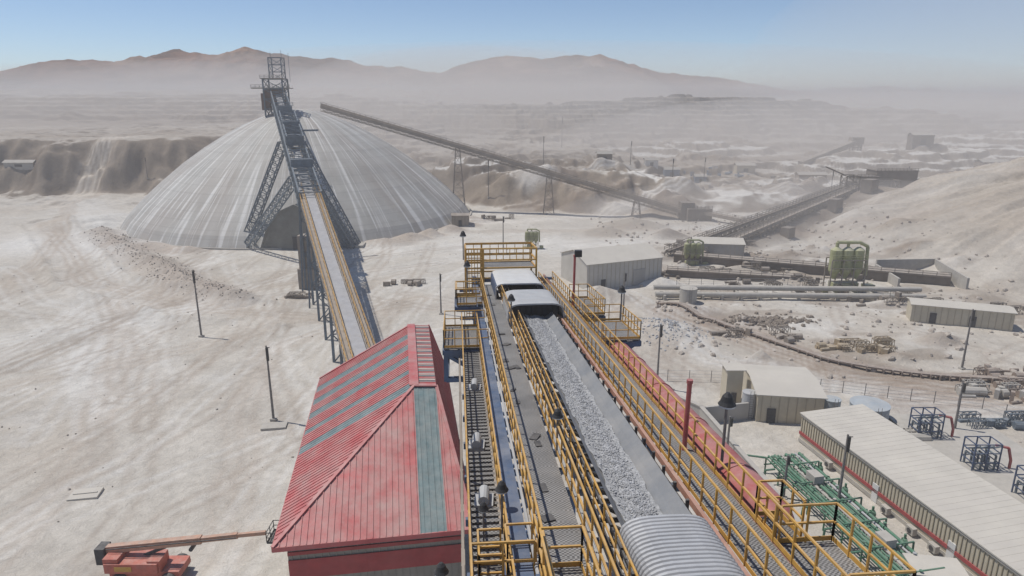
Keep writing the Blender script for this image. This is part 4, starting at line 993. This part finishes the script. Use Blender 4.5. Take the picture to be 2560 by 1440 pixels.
def fence(pts,label):
    t=thing('wire_fence',V(*pts[0],0),label,'fence','site fences')
    P=[V(x,y,H(x,y)) for x,y in pts]
    mw=MB()
    for a,b in zip(P[:-1],P[1:]):
        n=max(1,int((b-a).length/3))
        for k in range(n): mb=MB(); p=a.lerp(b,k/n); mb.beam(p,p+V(0,0,2),.08); mb.done('post',M_greypole,t)
        for h in (.3,.8,1.3,1.9): mw.beam(a+V(0,0,h),b+V(0,0,h),.03)
    mw.done('wire',M_galv,t)
fence([(22,104),(36,103),(52,99),(70,93),(78,80)],'thin wire fence with grey posts around the yard')
fence([(40,160),(70,160),(88,146)],'thin wire fence beside the pipeline')
# ---------------------------------------------------------------- poles
p0=thing('utility_pole',(-34.4,89.7,0),'dark utility pole with concrete base slab','pole','utility poles on the site'); b=V(-34.4,89.7,0)
mb=MB(); mb.tube(b,b+V(0,0,11.4),.19,10,r2=.11); mb.done('shaft',M_greypole,p0)
mb=MB(); mb.box(b+V(.12,-.15,9.2),(.3,.3,2.0)); mb.beam(b+V(0,0,11.1),b+V(.5,-.1,11.2),.08); mb.done('crossarm',M_black,p0)
mb=MB(); mb.box(b+V(0,0,-.2),(.8,.8,.5)); mb.done('base_plate',M_conc,p0)
for (x,y,h) in ((-60.5,125.5,13.5),(23.2,101,10.8),(77.3,109.2,10.8),(61.9,86.6,7.5),(-2.7,205,10),(-15.2,139.4,9),(36.2,66.5,10.0),(27.2,77.6,6.6),(23.6,138,9.5),(31.6,70,5.5),(-42,150,7),(-10,290,16),(15,330,15),(-175,330,10),(-150,380,14),(70,300,10),(60,350,12),(95,340,12),(30,420,18),(140,300,12),(190,330,12),(-120,420,18)):
    dup(p0,(x,y,H(x,y)),random.uniform(-.4,.4),(1,1,h/11.4),'slender grey utility pole standing on dusty ground')
sl=MB(); sl.box((-33.6,87.6,-.15),(3.4,1.8,.4),.15); o=sl.done('concrete_slab',M_conc,None,origin=(-33.6,87.6,0)); o['label']='pale concrete slab beside a utility pole'; o['category']='slab'
sl=MB(); sl.box((-50.0,70.5,-.15),(3.2,2.2,.35),.2); sl.box((-50.0,70.5,.2),(2.6,.2,.1),.2); o=sl.done('sheet_stack',M_creamroof,None,origin=(-50,70.5,0)); o['label']='pale stacked sheets lying on dusty ground'; o['category']='sheet stack'
# ---------------------------------------------------------------- boom lift
bl=thing('boom_lift',(-35.0,57,0),'red orange boom lift with long faded boom reaching to the building','boom lift')
mb=MB(); mb.box((-35.3,57,.9),(6.6,2.4,.7)); mb.box((-35.3,57,.5),(3.8,1.6,.5)); mb.done('chassis',M_orange,bl)
mb=MB(); mb.box((-36.3,56.6,1.65),(5.0,2.3,1.0)); mb.box((-38.2,56.7,1.7),(1.4,2.2,1.4)); mb.box((-34.2,56.3,1.7),(1.2,1.3,1.15)); mb.done('turret',M_orange,bl)
mb=MB(); mb.box((-37.0,55.42,1.9),(1.6,.05,.5)); mb.done('engine_panel',M_yel,bl)
for (x,y) in ((-37.6,55.6),(-33.0,55.6),(-37.6,58.4),(-33.0,58.4)):
    mb=MB(); mb.tube((x,y-.3,.75),(x,y+.3,.75),.75,20,mi=0); mb.tube((x,y-.34,.75),(x,y+.34,.75),.35,14,mi=1); mb.done('wheel',[M_dark,M_orange],bl)
mb=MB(); mb.beam((-39.6,57,3.2),(-30,57,4.3),.6,.7); mb.beam((-30,57,4.3),(-26.5,57,4.75),.42,.5); mb.beam((-26.5,57,4.75),(-23.8,57,5.05),.3,.36); mb.done('boom',M_tan,bl)
mb=MB(); mb.box((-39.6,57,1.9),(.9,1.3,1.7)); mb.beam((-36.5,57,2.2),(-33.5,57,3.5),.25); mb.tube((-31,56.6,3.4),(-31,57.4,3.4),.2,8); mb.beam((-39,56.5,3.5),(-26.5,56.6,4.75),.08); mb.done('hydraulics',M_dark,bl)
mb=MB()
bx=V(-22.9,57,4.6)
mb.rail([bx+V(-.5,-1,0),bx+V(.5,-1,0),bx+V(.5,1,0),bx+V(-.5,1,0),bx+V(-.5,-1,0)],sp=1,t=.06); mb.box(bx+V(0,0,-.08),(1,2,.08)); mb.done('basket',M_dark,bl)
bl.location=(-34.6,56.2,0)

# ---------------------------------------------------------------- hazy air (airborne dust, with emission added to brighten it)
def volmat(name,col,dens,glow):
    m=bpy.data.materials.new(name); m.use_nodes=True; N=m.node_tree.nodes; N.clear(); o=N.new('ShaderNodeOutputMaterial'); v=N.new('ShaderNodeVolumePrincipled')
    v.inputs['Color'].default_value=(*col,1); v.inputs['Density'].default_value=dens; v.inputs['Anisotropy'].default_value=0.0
    v.inputs['Emission Strength'].default_value=dens; v.inputs['Emission Color'].default_value=(*glow,1)  # added glow stands in for light scattered many times in the dust
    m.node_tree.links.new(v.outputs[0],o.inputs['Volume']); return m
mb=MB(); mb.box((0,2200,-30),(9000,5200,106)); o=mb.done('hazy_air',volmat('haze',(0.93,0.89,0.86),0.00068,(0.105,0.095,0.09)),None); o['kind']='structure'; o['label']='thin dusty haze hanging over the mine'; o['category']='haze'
def cloud(c,r,dens,glow=(0.17,0.15,0.135)):
    mb=MB(); n,m_=28,16
    P=lambda i,j:V(c[0]+r[0]*math.sin(math.pi*j/m_)*math.cos(2*math.pi*i/n),c[1]+r[1]*math.sin(math.pi*j/m_)*math.sin(2*math.pi*i/n),c[2]+r[2]*math.cos(math.pi*j/m_))
    for j in range(m_):
        for i in range(n):
            q=[P(i,j),P(i,j+1),P(i+1,j+1),P(i+1,j)]
            if j==0: q=[q[0],q[1],q[2]]
            elif j==m_-1: q=[q[0],q[1],q[3]]
            mb.face(q)
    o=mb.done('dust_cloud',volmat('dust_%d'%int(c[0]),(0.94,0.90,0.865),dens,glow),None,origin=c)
    bm=bmesh.new(); bm.from_mesh(o.data); bmesh.ops.remove_doubles(bm,verts=bm.verts,dist=0.01); bmesh.ops.recalc_face_normals(bm,faces=bm.faces); bm.to_mesh(o.data); bm.free()
    o['kind']='stuff'; o['label']='pale drifting dust cloud over the mine'; o['category']='dust'
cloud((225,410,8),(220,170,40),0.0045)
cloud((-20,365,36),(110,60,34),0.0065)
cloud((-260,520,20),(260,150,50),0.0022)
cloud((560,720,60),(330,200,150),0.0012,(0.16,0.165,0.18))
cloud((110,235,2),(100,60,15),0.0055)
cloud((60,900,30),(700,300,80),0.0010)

# ---------------------------------------------------------------- light
w=bpy.data.worlds.new('World'); scene.world=w; w.use_nodes=True; N=w.node_tree.nodes; L=w.node_tree.links
sky=N.new('ShaderNodeTexSky'); sky.sky_type='NISHITA'; sky.sun_disc=False
el=math.radians(64); sx,sy=-0.94,0.34
sky.sun_elevation=el; sky.sun_rotation=math.atan2(sx,sy); sky.altitude=3500; sky.air_density=1.0; sky.dust_density=0.3; sky.ozone_density=2.0
L.new(sky.outputs[0],N['Background'].inputs['Color']); N['Background'].inputs['Strength'].default_value=0.112
sd=bpy.data.lights.new('sun','SUN'); sd.energy=3.6; sd.angle=math.radians(0.6); sd.color=(1,0.96,0.89)
so=bpy.data.objects.new('sun',sd); COL.objects.link(so); so.rotation_euler=Vector((math.cos(el)*sx,math.cos(el)*sy,math.sin(el))).to_track_quat('Z','Y').to_euler(); so.location=(-200,200,400)
cam=bpy.data.cameras.new('camera'); cam.lens=24; cam.sensor_width=36; cam.clip_start=0.5; cam.clip_end=12000
co=bpy.data.objects.new('camera',cam); COL.objects.link(co); co.location=(0,0,45); co.rotation_euler=(math.radians(90-15.7),0,0)
scene.camera=co
scene.view_settings.view_transform='Standard'; scene.view_settings.look='None'; scene.view_settings.exposure=0
